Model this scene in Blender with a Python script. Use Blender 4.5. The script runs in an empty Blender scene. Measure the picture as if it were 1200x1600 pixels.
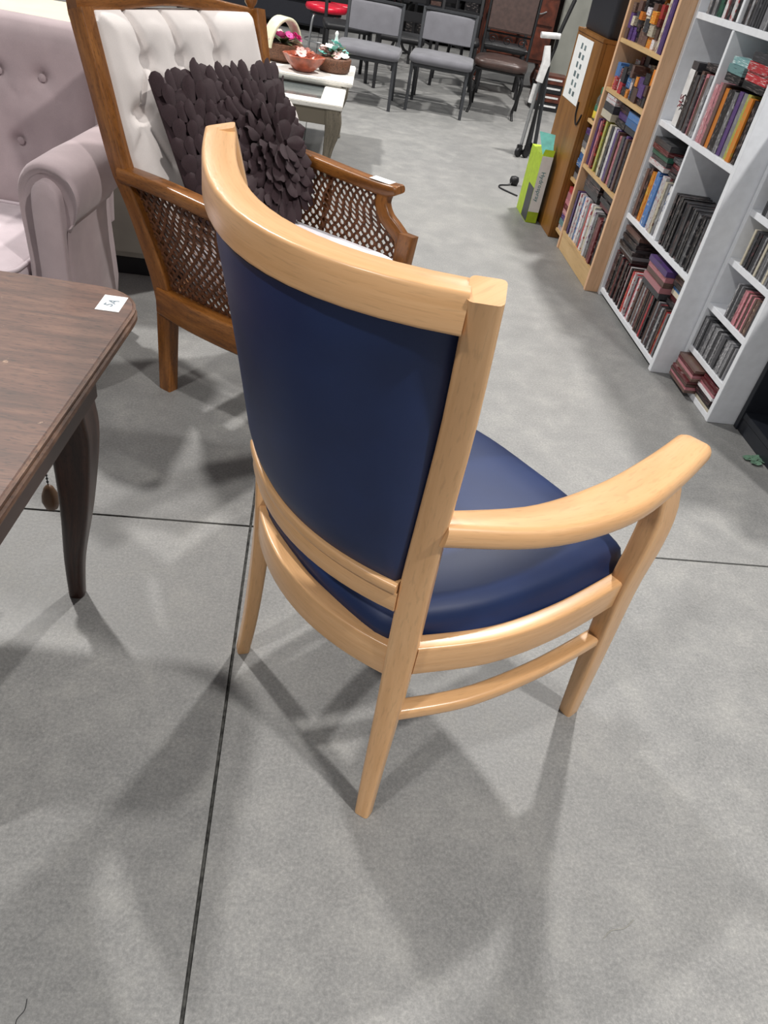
import bpy, bmesh, math, random
from mathutils import Vector, Matrix
R = math.radians
rnd = random.Random(7)
scn = bpy.context.scene
COL = scn.collection

# ------------------------------------------------------------------ camera, world, lamps, exposure
cam_d = bpy.data.cameras.new('camera')
cam = bpy.data.objects.new('camera', cam_d)
COL.objects.link(cam)
cam_d.sensor_fit = 'AUTO'
cam_d.sensor_width = 36.0
cam_d.lens = 1138.2 * 36.0 / 1600.0
cam_d.clip_end = 200
pitch, roll, yaw = R(39.03), R(10.91), R(9.77)
fw = Vector((math.sin(yaw) * math.cos(pitch), math.cos(yaw) * math.cos(pitch), -math.sin(pitch)))
r0 = Vector((math.cos(yaw), -math.sin(yaw), 0))
u0 = r0.cross(fw)
rt = math.cos(roll) * r0 + math.sin(roll) * u0
up = -math.sin(roll) * r0 + math.cos(roll) * u0
cam.matrix_world = Matrix(((rt.x, up.x, -fw.x, 0), (rt.y, up.y, -fw.y, 0), (rt.z, up.z, -fw.z, 1.27), (0, 0, 0, 1)))
scn.camera = cam

world = bpy.data.worlds.new('hall_air')
scn.world = world
world.use_nodes = True
world.node_tree.nodes['Background'].inputs[0].default_value = (0.93, 0.96, 1.0, 1)
world.node_tree.nodes['Background'].inputs[1].default_value = 0.21

# round high-bay lamps of the hall, on a grid about 5.3 m by 6.6 m (x, y, power)
for lx, ly, pw in ((-2.65, 5.1, 325), (2.2, 5.2, 310), (-2.65, -1.5, 150), (2.7, -1.5, 260), (-2.65, 11.7, 80), (2.7, 11.7, 60)):
    ld = bpy.data.lights.new('ceiling_lamp', 'AREA')
    ld.shape = 'DISK'
    ld.size = 0.34
    ld.energy = pw
    ld.color = (1.0, 0.965, 0.92)
    lo = bpy.data.objects.new('ceiling_lamp', ld)
    lo.location = (lx, ly, 5.5)
    COL.objects.link(lo)

scn.view_settings.view_transform = 'Standard'
scn.view_settings.look = 'None'
scn.view_settings.exposure = 0.2
scn.view_settings.gamma = 1.0
scn.view_settings.use_curve_mapping = False


# ------------------------------------------------------------------ materials
def lin(c):
    return tuple((x / 12.92 if x <= 0.04045 else ((x + 0.055) / 1.055) ** 2.4) for x in [v / 255 for v in c]) + (1,)


class NT:
    def __init__(s, name):
        s.m = bpy.data.materials.new(name)
        s.m.use_nodes = True
        s.t = s.m.node_tree
        s.b = s.t.nodes['Principled BSDF']

    def n(s, kind, **kw):
        nd = s.t.nodes.new(kind)
        for k, v in kw.items():
            if k in ('operation', 'data_type', 'blend_type', 'feature', 'noise_dimensions', 'distance', 'wave_type', 'bands_direction'):
                setattr(nd, k, v)
            else:
                key = int(k[1:]) if k[0] == 'i' and k[1:].isdigit() else k
                if hasattr(v, 'is_linked'):
                    s.t.links.new(v, nd.inputs[key])
                else:
                    nd.inputs[key].default_value = v
        return nd

    def ramp(s, fac, stops):
        nd = s.t.nodes.new('ShaderNodeValToRGB')
        s.t.links.new(fac, nd.inputs[0])
        while len(nd.color_ramp.elements) < len(stops):
            nd.color_ramp.elements.new(0.5)
        for e, (p, c) in zip(nd.color_ramp.elements, stops):
            e.position = p
            e.color = c if len(c) == 4 else lin(c)
        return nd.outputs[0]

    def mix(s, fac, a, b, mode='MIX'):
        nd = s.t.nodes.new('ShaderNodeMix')
        nd.data_type = 'RGBA'
        nd.blend_type = mode
        for i, v in ((0, fac), (6, a), (7, b)):
            if hasattr(v, 'is_linked'):
                s.t.links.new(v, nd.inputs[i])
            else:
                nd.inputs[i].default_value = v
        return nd.outputs[2]

    def out(s, col=None, rough=None, bump=None, bstr=0.2, bdist=0.002, **kw):
        for key, v in (('Base Color', col), ('Roughness', rough)):
            if v is None:
                continue
            if hasattr(v, 'is_linked'):
                s.t.links.new(v, s.b.inputs[key])
            else:
                s.b.inputs[key].default_value = v
        if bump is not None:
            bn = s.n('ShaderNodeBump', Height=bump, Strength=bstr, Distance=bdist)
            s.t.links.new(bn.outputs[0], s.b.inputs['Normal'])
        for k, v in kw.items():
            s.b.inputs[k.replace('_', ' ')].default_value = v
        return s.m

    def coord(s, which='Object', scale=(1, 1, 1)):
        tc = s.t.nodes.new('ShaderNodeTexCoord')
        mp = s.t.nodes.new('ShaderNodeMapping')
        mp.inputs['Scale'].default_value = scale
        s.t.links.new(tc.outputs[which], mp.inputs[0])
        return mp.outputs[0]


def plain(name, c, rough=0.5, var=0.06, metal=0.0, scale=30, bump=0.0, **kw):
    k = NT(name)
    v = k.coord()
    nz = k.n('ShaderNodeTexNoise', Vector=v, Scale=scale, Detail=3.0)
    a = lin([max(0, x * (1 - var)) for x in c])
    b = lin([min(255, x * (1 + var)) for x in c])
    col = k.ramp(nz.outputs[0], [(0.3, a), (0.7, b)])
    return k.out(col, rough, nz.outputs[0] if bump else None, bump, 0.002, Metallic=metal, **kw)


def wood(name, dark, mid, light, rough=0.35, src='UV', scale=(5, 60, 60), pores=0.35, bstr=0.05, coat=0.0, wear=None):
    k = NT(name)
    v = k.coord(src, scale)
    n1 = k.n('ShaderNodeTexNoise', Vector=v, Scale=1.0, Detail=5.0, Roughness=0.6, Distortion=0.4)
    col = k.ramp(n1.outputs[0], [(0.28, dark), (0.5, mid), (0.74, light)])
    v2 = k.coord(src, (scale[0] * 12, scale[1] * 7, scale[2] * 7))
    n2 = k.n('ShaderNodeTexNoise', Vector=v2, Scale=1.0, Detail=2.0)
    pr = k.ramp(n2.outputs[0], [(0.33, (0, 0, 0, 1)), (0.45, (1, 1, 1, 1))])
    col = k.mix(pores, col, k.mix(1.0, col, pr, 'MULTIPLY'))
    if wear:
        v3 = k.coord('Object', (1, 1, 1))
        n3 = k.n('ShaderNodeTexNoise', Vector=v3, Scale=18.0, Detail=6.0, Roughness=0.75)
        wr = k.ramp(n3.outputs[0], [(0.66, (0, 0, 0, 1)), (0.72, (1, 1, 1, 1))])
        col = k.mix(wr, col, lin(wear))
    return k.out(col, rough, n2.outputs[0], bstr, 0.001, Coat_Weight=coat, Coat_Roughness=0.2)


def fabric(name, c, var=0.08, rough=0.9, weave=900, bstr=0.25, sheen=0.2):
    k = NT(name)
    v = k.coord()
    n1 = k.n('ShaderNodeTexNoise', Vector=v, Scale=9.0, Detail=3.0)
    n2 = k.n('ShaderNodeTexNoise', Vector=v, Scale=weave, Detail=1.0)
    a = lin([x * (1 - var) for x in c])
    b = lin([min(255, x * (1 + var)) for x in c])
    col = k.mix(0.35, k.ramp(n1.outputs[0], [(0.3, a), (0.7, b)]), k.ramp(n2.outputs[0], [(0.35, a), (0.65, b)]))
    return k.out(col, rough, n2.outputs[0], bstr, 0.0008, Sheen_Weight=sheen)


def spine(name, base, print_cols, rough=0.35):
    """disc case / book: plain cover colour with printed blocks that differ from one object to the next"""
    k = NT(name)
    tc = k.t.nodes.new('ShaderNodeTexCoord')
    oi = k.t.nodes.new('ShaderNodeObjectInfo')
    sc = k.n('ShaderNodeVectorMath', operation='MULTIPLY', i0=tc.outputs['Generated'], i1=(2.2, 2.2, 7.0))
    off = k.n('ShaderNodeMath', operation='MULTIPLY', i0=oi.outputs['Random'], i1=91.0)
    n1 = k.t.nodes.new('ShaderNodeTexNoise')
    n1.noise_dimensions = '4D'
    k.t.links.new(sc.outputs[0], n1.inputs['Vector'])
    k.t.links.new(off.outputs[0], n1.inputs['W'])
    n1.inputs['Scale'].default_value = 1.6
    n1.inputs['Detail'].default_value = 3
    mask = k.ramp(n1.outputs[0], [(0.55, (0, 0, 0, 1)), (0.6, (1, 1, 1, 1))])
    hue = k.t.nodes.new('ShaderNodeTexNoise')
    hue.noise_dimensions = '1D'
    k.t.links.new(off.outputs[0], hue.inputs['W'])
    stops = [(0.3 + 0.4 * i / max(1, len(print_cols) - 1), c) for i, c in enumerate(print_cols)]
    pc = k.ramp(hue.outputs[0], stops)
    col = k.mix(mask, lin(base), pc)
    dark = k.n('ShaderNodeMath', operation='MULTIPLY_ADD', i0=oi.outputs['Random'], i1=0.5, i2=0.7)
    hsv = k.n('ShaderNodeHueSaturation', Color=col, Value=dark.outputs[0])
    return k.out(hsv.outputs[0], rough)


def concrete():
    k = NT('polished_concrete')
    v = k.coord()
    big = k.n('ShaderNodeTexNoise', Vector=v, Scale=1.4, Detail=7.0, Roughness=0.65, Distortion=0.4)
    mid = k.n('ShaderNodeTexNoise', Vector=v, Scale=7.0, Detail=10.0, Roughness=0.78, Distortion=0.2)
    fine = k.n('ShaderNodeTexNoise', Vector=v, Scale=150.0, Detail=5.0, Roughness=0.85)
    c1 = k.ramp(big.outputs[0], [(0.3, (118, 119, 119)), (0.5, (132, 132, 131)), (0.7, (146, 145, 142))])
    c2 = k.ramp(mid.outputs[0], [(0.34, (102, 103, 103)), (0.5, (132, 132, 131)), (0.66, (168, 167, 162))])
    c3 = k.ramp(fine.outputs[0], [(0.34, (80, 80, 80)), (0.5, (133, 133, 132)), (0.66, (182, 181, 177))])
    col = k.mix(0.36, k.mix(0.5, c1, c2), c3)
    st = k.n('ShaderNodeTexNoise', Vector=v, Scale=3.1, Detail=10.0, Roughness=0.85)
    sp = k.ramp(st.outputs[0], [(0.62, (0, 0, 0, 1)), (0.74, (1, 1, 1, 1))])
    col = k.mix(k.mix(0.5, sp, (0, 0, 0, 1)), col, lin((186, 182, 172)))
    rg = k.ramp(mid.outputs[0], [(0.3, (0.42, 0.42, 0.42, 1)), (0.7, (0.6, 0.6, 0.6, 1))])
    return k.out(col, rg, fine.outputs[0], 0.06, 0.0006)


M = {}
M['concrete'] = concrete()
M['joint'] = plain('joint_filler', (58, 58, 56), 0.9, 0.5, scale=80)
M['beech'] = wood('pale_beech', (205, 157, 107), (217, 170, 121), (228, 184, 136), 0.3, 'UV', (3, 60, 60), 0.12, 0.03, 0.15)
k = NT('navy_vinyl_seat')
vv = k.coord()
nn = k.n('ShaderNodeTexNoise', Vector=vv, Scale=700.0, Detail=1.0)
n4 = k.n('ShaderNodeTexNoise', Vector=vv, Scale=5.0, Detail=4.0)
M['blue'] = k.out(k.ramp(n4.outputs[0], [(0.3, (25, 39, 74)), (0.7, (30, 49, 92))]), 0.48, nn.outputs[0], 0.12, 0.0006, Specular_IOR_Level=0.32)
M['seam'] = plain('dark_seam', (14, 15, 22), 0.6)
M['lilac'] = fabric('lilac_linen', (164, 148, 151))
M['lilac_pale'] = fabric('pale_lilac_seat', (192, 179, 184))
M['cream_tuft'] = fabric('cream_upholstery', (214, 207, 204), 0.05)
M['white_cush'] = fabric('white_seat_cloth', (225, 222, 228), 0.05)
M['walnut'] = wood('honey_walnut', (92, 54, 20), (130, 80, 32), (158, 104, 50), 0.35, 'UV', (6, 50, 50), 0.4, 0.05, 0.2)
M['cane'] = plain('woven_cane', (92, 56, 34), 0.55, 0.3, scale=120)
M['petal'] = fabric('plum_brown_cloth', (48, 31, 36), 0.3, 0.8, 500, 0.2, 0.0)
M['table'] = wood('worn_mahogany', (58, 37, 28), (88, 58, 45), (114, 81, 64), 0.5, 'Object', (5, 42, 42), 0.45, 0.06, 0.0, (160, 130, 106))
M['table_edge'] = wood('worn_edge', (70, 48, 36), (98, 70, 54), (128, 98, 78), 0.5, 'Object', (20, 20, 60), 0.4, 0.1, 0, (176, 152, 132))
M['table_leg'] = wood('dark_mahogany', (38, 22, 18), (58, 34, 26), (80, 50, 38), 0.35, 'UV', (6, 50, 50), 0.4, 0.05, 0.1)
M['paper'] = plain('white_paper', (238, 240, 240), 0.8, 0.02)
M['ink'] = plain('grey_ink', (120, 132, 142), 0.8)
M['darkink'] = plain('dark_print', (96, 112, 116), 0.8, 0.2)
M['redink'] = plain('red_print', (128, 52, 62), 0.7)
M['blackink'] = plain('black_print', (44, 42, 44), 0.7)
M['teal_ink'] = plain('teal_print', (70, 132, 142), 0.7)
M['white_lam'] = plain('white_laminate', (236, 239, 244), 0.4, 0.02)
M['birch'] = wood('birch_board', (216, 172, 134), (228, 186, 148), (236, 200, 164), 0.45, 'Object', (14, 14, 2), 0.12, 0.03)
M['birch_shelf'] = wood('birch_shelf_edge', (190, 154, 106), (206, 172, 122), (218, 186, 138), 0.45, 'Object', (14, 2, 14), 0.12, 0.03)
M['honey'] = wood('honey_pine', (112, 72, 26), (136, 90, 36), (152, 104, 48), 0.42, 'Object', (14, 14, 1.6), 0.2, 0.03)
M['black_lam'] = plain('black_laminate', (34, 37, 44), 0.4, 0.06)
M['black'] = plain('black_plastic', (20, 20, 24), 0.5)
M['black_metal'] = plain('black_metal', (30, 30, 32), 0.4, metal=0.3)
M['grey_metal'] = plain('grey_painted_metal', (58, 60, 64), 0.45, metal=0.2)
M['steel'] = plain('brushed_steel', (168, 170, 172), 0.35, metal=0.7)
M['grey_fab'] = fabric('grey_chair_cloth', (106, 106, 112))
M['leather'] = plain('brown_leather', (64, 48, 44), 0.35, 0.12)
M['red_vinyl'] = plain('red_vinyl', (206, 22, 52), 0.3)
M['cream'] = plain('cream_paint', (214, 204, 172), 0.55, 0.04, scale=6)
M['grey_white'] = plain('grey_white_paint', (158, 156, 146), 0.6, 0.05, scale=6)
M['locker'] = plain('locker_grey', (132, 133, 126), 0.6, 0.05, scale=6)
M['weathered'] = wood('whitewashed_wood', (206, 203, 196), (222, 220, 214), (236, 235, 230), 0.55, 'Object', (4, 30, 30), 0.2, 0.1)
M['greywood'] = wood('weathered_grey_wood', (78, 72, 62), (108, 101, 88), (132, 124, 108), 0.6, 'UV', (5, 50, 50), 0.4, 0.1)
M['redwood'] = plain('red_brown_wood', (84, 40, 26), 0.4, 0.3, scale=14)
M['navybin'] = plain('blue_black_plastic', (24, 26, 36), 0.5)
M['lime'] = plain('lime_card', (168, 196, 40), 0.5, 0.05)
M['teal'] = plain('teal_card', (126, 210, 200), 0.5)
M['white_grip'] = plain('white_plastic', (226, 226, 226), 0.35)
M['green_scrap'] = plain('green_scrap', (104, 138, 116), 0.8)
M['pink'] = plain('pink_petal', (206, 70, 140), 0.6, 0.2)
M['blush'] = plain('blush_petal', (226, 190, 184), 0.6, 0.1)
M['leafgreen'] = plain('dull_green_leaf', (74, 86, 52), 0.6, 0.2)
M['terracotta'] = plain('copper_red_glaze', (152, 78, 56), 0.3, 0.2)
M['ivory'] = plain('ivory_ceramic', (214, 212, 184), 0.35, 0.04)
M['brown_wicker'] = plain('brown_wicker', (96, 64, 46), 0.6, 0.3, scale=150)
M['clear'] = NT('clear_glass').out(lin((225, 238, 236)), 0.05, None, Transmission_Weight=0.9, IOR=1.3)
M['tableglass'] = NT('grey_table_glass').out(lin((92, 98, 98)), 0.08, None, Specular_IOR_Level=0.8)
M['yellow'] = plain('yellow_label', (226, 202, 70), 0.5)
M['green_lid'] = plain('green_lid', (62, 120, 92), 0.5)
M['orange'] = plain('orange_card', (232, 106, 40), 0.5)
M['bob'] = plain('wooden_bob', (110, 84, 62), 0.4)

W, K, RD, YL, BL_ = (225, 225, 225), (28, 28, 30), (176, 44, 48), (206, 170, 72), (70, 110, 180)
SP = {
    'black': spine('black_case', (30, 29, 32), [(70, 66, 70), (120, 112, 110), (120, 50, 54)]),
    'dark grey': spine('dark_grey_case', (62, 62, 66), [(150, 150, 152), (34, 34, 36), (110, 110, 116)]),
    'grey': spine('grey_case', (124, 124, 128), [(60, 60, 64), (196, 196, 198), (92, 92, 98)]),
    'white': spine('white_case', (216, 216, 218), [(150, 150, 160), (196, 80, 80), (90, 110, 150)]),
    'dark red': spine('dark_red_case', (94, 34, 40), [(30, 26, 28), (150, 120, 118), (190, 60, 60)]),
    'red': spine('red_case', (172, 48, 54), [(230, 214, 212), (60, 24, 26), (216, 150, 90)]),
    'pink': spine('pink_case', (196, 132, 140), [(230, 214, 214), (160, 60, 74), (120, 90, 100)]),
    'brown': spine('brown_case', (98, 74, 68), [(160, 136, 124), (52, 38, 36), (190, 166, 140)]),
    'orange': spine('orange_case', (216, 130, 44), [(60, 44, 30), (236, 196, 90), (180, 70, 40)]),
    'yellow': spine('yellow_green_case', (160, 158, 74), [(60, 66, 40), (216, 214, 160), (90, 100, 40)]),
    'blue': spine('blue_case', (70, 118, 178), [(226, 232, 238), (36, 54, 92), (150, 190, 220)]),
    'purple': spine('purple_case', (88, 62, 122), [(190, 180, 206), (44, 32, 66), (150, 120, 170)]),
    'green': spine('green_case', (44, 92, 76), [(150, 180, 160), (24, 44, 38), (196, 200, 190)]),
    'ivory': spine('ivory_case', (214, 206, 184), [(150, 140, 120), (120, 60, 50), (236, 232, 220)]),
    'teal': spine('teal_case', (120, 160, 162), [(220, 230, 230), (60, 90, 96), (160, 196, 196)]),
}


# ------------------------------------------------------------------ mesh helpers
class MB:
    def __init__(s):
        s.v, s.f, s.uv = [], [], []

    def face(s, idx, uv=None):
        s.f.append(tuple(idx))
        s.uv.append(uv)

    def grid(s, rows, closed=False, cap=False, uvs=None):
        """rows: list of equal-length rings; closed = ring wraps; cap = close both ends"""
        b = len(s.v)
        n = len(rows[0])
        L = [0.0]
        for i in range(1, len(rows)):
            L.append(L[-1] + (Vector(rows[i][0]) - Vector(rows[i - 1][0])).length)
        per = [0.0]
        for j in range(1, n + 1):
            per.append(per[-1] + (Vector(rows[0][j % n]) - Vector(rows[0][j - 1])).length)
        for r_ in rows:
            s.v += [tuple(p) for p in r_]
        m = n if closed else n - 1
        for i in range(len(rows) - 1):
            for j in range(m):
                k2 = (j + 1) % n
                s.face((b + i * n + j, b + i * n + k2, b + (i + 1) * n + k2, b + (i + 1) * n + j),
                       ((L[i], per[j]), (L[i], per[j + 1]), (L[i + 1], per[j + 1]), (L[i + 1], per[j])))
        if cap:
            s.face([b + j for j in range(n)][::-1])
            e = b + (len(rows) - 1) * n
            s.face([e + j for j in range(n)])
        return s

    def box(s, x0, x1, y0, y1, z0, z1):
        b = len(s.v)
        s.v += [(x0, y0, z0), (x1, y0, z0), (x1, y1, z0), (x0, y1, z0), (x0, y0, z1), (x1, y0, z1), (x1, y1, z1), (x0, y1, z1)]
        for q in ((3, 2, 1, 0), (4, 5, 6, 7), (0, 1, 5, 4), (1, 2, 6, 5), (2, 3, 7, 6), (3, 0, 4, 7)):
            s.face([b + i for i in q])
        return s

    def build(s, name, mat, parent=None, smooth=35, loc=None, rot=None, bevel=0):
        me = bpy.data.meshes.new(name)
        me.from_pydata(s.v, [], s.f)
        if any(s.uv):
            lay = me.uv_layers.new(name='UVMap')
            li = 0
            for f, u in zip(s.f, s.uv):
                for q in range(len(f)):
                    lay.data[li].uv = u[q] if u else (s.v[f[q]][0], s.v[f[q]][1])
                    li += 1
        bm = bmesh.new()
        bm.from_mesh(me)
        bmesh.ops.recalc_face_normals(bm, faces=bm.faces)
        if bevel:
            ed = [e for e in bm.edges if len(e.link_faces) == 2 and e.calc_face_angle(0) > 0.6]
            bmesh.ops.bevel(bm, geom=ed, offset=bevel, segments=2, affect='EDGES', clamp_overlap=True)
        bm.to_mesh(me)
        bm.free()
        if smooth:
            me.shade_smooth()
            me.set_sharp_from_angle(angle=R(smooth))
        me.materials.append(mat)
        return link(name, me, parent, loc, rot)


def link(name, me, parent=None, loc=None, rot=None):
    o = bpy.data.objects.new(name, me)
    COL.objects.link(o)
    o.parent = parent
    if loc:
        o.location = loc
    if rot:
        o.rotation_euler = rot
    return o


def tag(o, label, cat, group=None):
    o['label'] = label
    o['category'] = cat
    if group:
        o['group'] = group
    return o


def thing(name, label, cat, loc=(0, 0, 0), rz=0.0, group=None):
    o = bpy.data.objects.new(name, None)
    COL.objects.link(o)
    o.location = loc
    o.rotation_euler = (0, 0, rz)
    o.empty_display_size = 0.1
    return tag(o, label, cat, group)


def copy_tree(o, parent=None):
    c = o.copy()
    COL.objects.link(c)
    c.parent = parent
    for ch in [x for x in o.children]:
        copy_tree(ch, c)
    return c


def box(name, mat, x0, x1, y0, y1, z0, z1, parent=None, bevel=0.002):
    return MB().box(x0, x1, y0, y1, z0, z1).build(name, mat, parent, 35, bevel=bevel)


def spl(pts, n):
    """Catmull-Rom through the points (tuples of any length)"""
    out = []
    P = [pts[0]] + list(pts) + [pts[-1]]
    seg = len(pts) - 1
    for i in range(n + 1):
        t = i / n * seg
        k = min(int(t), seg - 1)
        f = t - k
        a, b, c, d = P[k], P[k + 1], P[k + 2], P[k + 3]
        out.append(tuple(0.5 * (2 * b[q] + (c[q] - a[q]) * f + (2 * a[q] - 5 * b[q] + 4 * c[q] - d[q]) * f * f
                                + (3 * b[q] - a[q] - 3 * c[q] + d[q]) * f ** 3) for q in range(len(b))))
    return out


def prof(w, h, r, n=3):
    """rounded rectangle, w x h, centred"""
    r = min(r, w * 0.499, h * 0.499)
    pts = []
    for cx, cy, a0 in ((w / 2 - r, h / 2 - r, 0), (-w / 2 + r, h / 2 - r, 90), (-w / 2 + r, -h / 2 + r, 180), (w / 2 - r, -h / 2 + r, 270)):
        for i in range(n + 1):
            a = R(a0 + 90 * i / n)
            pts.append((cx + r * math.cos(a), cy + r * math.sin(a)))
    return pts


def sweep(path, size, side, r=0.005, n=3, mb=None, cap=True):
    """sweep a rounded rectangle along path. size: (w,h) or list; side: Vector or list = direction of w"""
    mb = mb or MB()
    P = [Vector(p[:3]) for p in path]
    rows = []
    for i, p in enumerate(P):
        t = (P[min(i + 1, len(P) - 1)] - P[max(i - 1, 0)]).normalized()
        sd = Vector(side[i] if isinstance(side, list) else side)
        sd = (sd - t * sd.dot(t)).normalized()
        up_ = t.cross(sd)
        w, h = size[i] if isinstance(size, list) else size
        rows.append([p + sd * a + up_ * b for a, b in prof(w, h, r, n)])
    mb.grid(rows, True, cap)
    return mb


def tube(path, rad, n=8, mb=None):
    mb = mb or MB()
    P = [Vector(p) for p in path]
    rows = []
    sd = None
    for i, p in enumerate(P):
        t = (P[min(i + 1, len(P) - 1)] - P[max(i - 1, 0)]).normalized()
        if sd is None:
            sd = t.orthogonal().normalized()
        sd = (sd - t * sd.dot(t)).normalized()
        b = t.cross(sd)
        q = rad[i] if isinstance(rad, (list, tuple)) else rad
        rows.append([p + (sd * math.cos(2 * math.pi * j / n) + b * math.sin(2 * math.pi * j / n)) * q for j in range(n)])
    mb.grid(rows, True, True)
    return mb


def lathe(pr, n=20, c=(0, 0, 0), mb=None):
    mb = mb or MB()
    rows = [[(c[0] + r_ * math.cos(2 * math.pi * j / n), c[1] + r_ * math.sin(2 * math.pi * j / n), c[2] + z) for j in range(n)] for r_, z in pr]
    mb.grid(rows, True, True)
    return mb


def text(name, s, size, mat, parent, mw, depth=0.0006):
    """flat lettering as a mesh; mw: matrix in the parent's space"""
    cu = bpy.data.curves.new(name, 'FONT')
    cu.body = s
    cu.size = size
    cu.extrude = depth
    cu.align_x = 'CENTER'
    cu.align_y = 'CENTER'
    cu.resolution_u = 2
    o = bpy.data.objects.new(name, cu)
    COL.objects.link(o)
    dg = bpy.context.evaluated_depsgraph_get()
    me = bpy.data.meshes.new_from_object(o.evaluated_get(dg))
    bpy.data.objects.remove(o)
    me.materials.clear()
    me.materials.append(mat)
    t = link(name, me, parent)
    t.matrix_local = mw
    return t


def axes(ex, ey, o):
    ex, ey = Vector(ex).normalized(), Vector(ey).normalized()
    ez = ex.cross(ey)
    return Matrix(((ex.x, ey.x, ez.x, o[0]), (ex.y, ey.y, ez.y, o[1]), (ex.z, ey.z, ez.z, o[2]), (0, 0, 0, 1)))


# ------------------------------------------------------------------ floor: four cast slabs with saw joints between
floor = MB().box(-9, 14, -4, 26, -0.2, -0.004).build('floor', M['joint'], None, 0)
floor['kind'] = 'structure'
JX, JY, G = -0.090, 1.441, 0.0034
for x0, x1 in ((-9, JX - G), (JX + G, 14)):
    for y0, y1 in ((-4, JY - G), (JY + G, 26)):
        MB().box(x0, x1, y0, y1, -0.0039, 0).build('slab', M['concrete'], floor, 0)

bw = MB().box(-9, 14, 24, 24.2, 0, 5.2).build('wall_back', M['grey_white'], None, 0)
bw['kind'] = 'structure'

# ------------------------------------------------------------------ the blue and beech armchair (front: local +x, sitter's left: +y)
chair = thing('armchair', 'pale beech armchair with navy vinyl back and seat, seen from behind', 'chair', (0.062, 0.86, 0), math.atan2(0.577, 0.817))


def arc(um, ue, ve, z, n=18, sk=0.0, tl=0.0):
    out = []
    for t in range(n + 1):
        q = t / n * 2 - 1                     # +1 = sitter's left
        out.append((um + (ue - um) * q * q + sk * (q ** 3 - q) + tl * q, ve * q, z))
    return out


def arc_side(path):
    out = []
    for i in range(len(path)):
        a, b = Vector(path[max(i - 1, 0)]), Vector(path[min(i + 1, len(path) - 1)])
        t = (b - a).normalized()
        out.append(Vector((t.y, -t.x, 0)))
    return out


POST = spl([(-0.006, 0.221, 0), (0.004, 0.211, 0.12), (0.013, 0.203, 0.3), (0.014, 0.200, 0.43), (0.007, 0.203, 0.58),
            (-0.006, 0.216, 0.72), (-0.029, 0.237, 0.87), (-0.066, 0.262, 1.029)], 22)
for sg in (-1, 1):
    # the two posts end a little differently at the top: the crest sits slightly askew
    path = [(a + (0.016 if sg > 0 else 0.0) * max(0, c - 0.5) / 0.53, sg * (b - (0.010 if sg > 0 else 0.002) * max(0, c - 0.5) / 0.53), c) for a, b, c in POST]
    sz, sd = [], []
    for a, b, c in POST:
        w = 0.028 + 0.016 * min(1, c / 0.4) - 0.010 * max(0, c - 0.55) / 0.48
        sz.append((w, 0.026 + 0.006 * min(1, c / 0.4) + 0.006 * max(0, c - 0.6) / 0.43))
        th = R(30 + (0 if sg > 0 else 13) * max(0, c - 0.5) / 0.5 if c > 0.4 else 22 + 8 * c / 0.4)
        sd.append(Vector((math.sin(th), sg * math.cos(th), 0)))
    sweep(path, sz, sd, 0.006).build('rear_leg', M['beech'], chair)
    # front leg
    fp = spl([(0.508, 0.285, 0), (0.486, 0.285, 0.2), (0.468, 0.284, 0.4), (0.478, 0.283, 0.5), (0.486, 0.276, 0.57), (0.458, 0.266, 0.660)], 16)
    fs = spl([(0.035, 0.030), (0.049, 0.034), (0.058, 0.036), (0.060, 0.038), (0.058, 0.038), (0.046, 0.036)], 16)
    sweep([(a, sg * b, c) for a, b, c in fp], fs, Vector((1, 0, 0)), 0.007).build('front_leg', M['beech'], chair)
    # arm, bowed outwards
    ap = spl([(0.000, 0.223, 0.692), (0.140, 0.272, 0.676), (0.290, 0.287, 0.668), (0.435, 0.273, 0.664), (0.562, 0.252, 0.664)], 22)
    aw = spl([(0.044, 0.036), (0.064, 0.034), (0.076, 0.033), (0.070, 0.033), (0.062, 0.032)], 22)
    aw[-1] = (0.054, 0.024)
    ap = [(a, sg * b, c) for a, b, c in ap]
    sweep(ap, aw, Vector((0, 1, 0)), 0.012).build('armrest', M['beech'], chair)
    # side rail of the seat and the stretcher below it
    rp = spl([(0.036, 0.204, 0.403), (0.16, 0.254, 0.403), (0.30, 0.276, 0.403), (0.455, 0.279, 0.403)], 16)
    sweep([(a, sg * b, c) for a, b, c in rp], (0.030, 0.062), Vector((0, 1, 0)), 0.005).build('side_rail', M['beech'], chair)
    st = spl([(0.026, 0.204, 0.268), (0.15, 0.250, 0.268), (0.30, 0.274, 0.268), (0.465, 0.282, 0.268)], 16)
    sweep([(a, sg * b, c) for a, b, c in st], (0.030, 0.026), Vector((0, 1, 0)), 0.007).build('stretcher', M['beech'], chair)
for nm, pa, sz in (('crest_rail', arc(-0.162, -0.062, 0.246, 1.008, 18, -0.033, 0.010), (0.040, 0.042)),
                   ('back_trim', arc(-0.056, -0.012, 0.188, 0.566), (0.026, 0.018)),
                   ('lower_back_rail', arc(-0.049, -0.004, 0.186, 0.537), (0.030, 0.036)),
                   ('back_seat_rail', arc(-0.034, 0.010, 0.184, 0.398), (0.030, 0.066))):
    sweep(pa, sz, arc_side(pa), 0.004).build(nm, M['beech'], chair)
box('front_rail', M['beech'], 0.452, 0.480, -0.262, 0.262, 0.372, 0.434, chair, 0.004)
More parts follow.
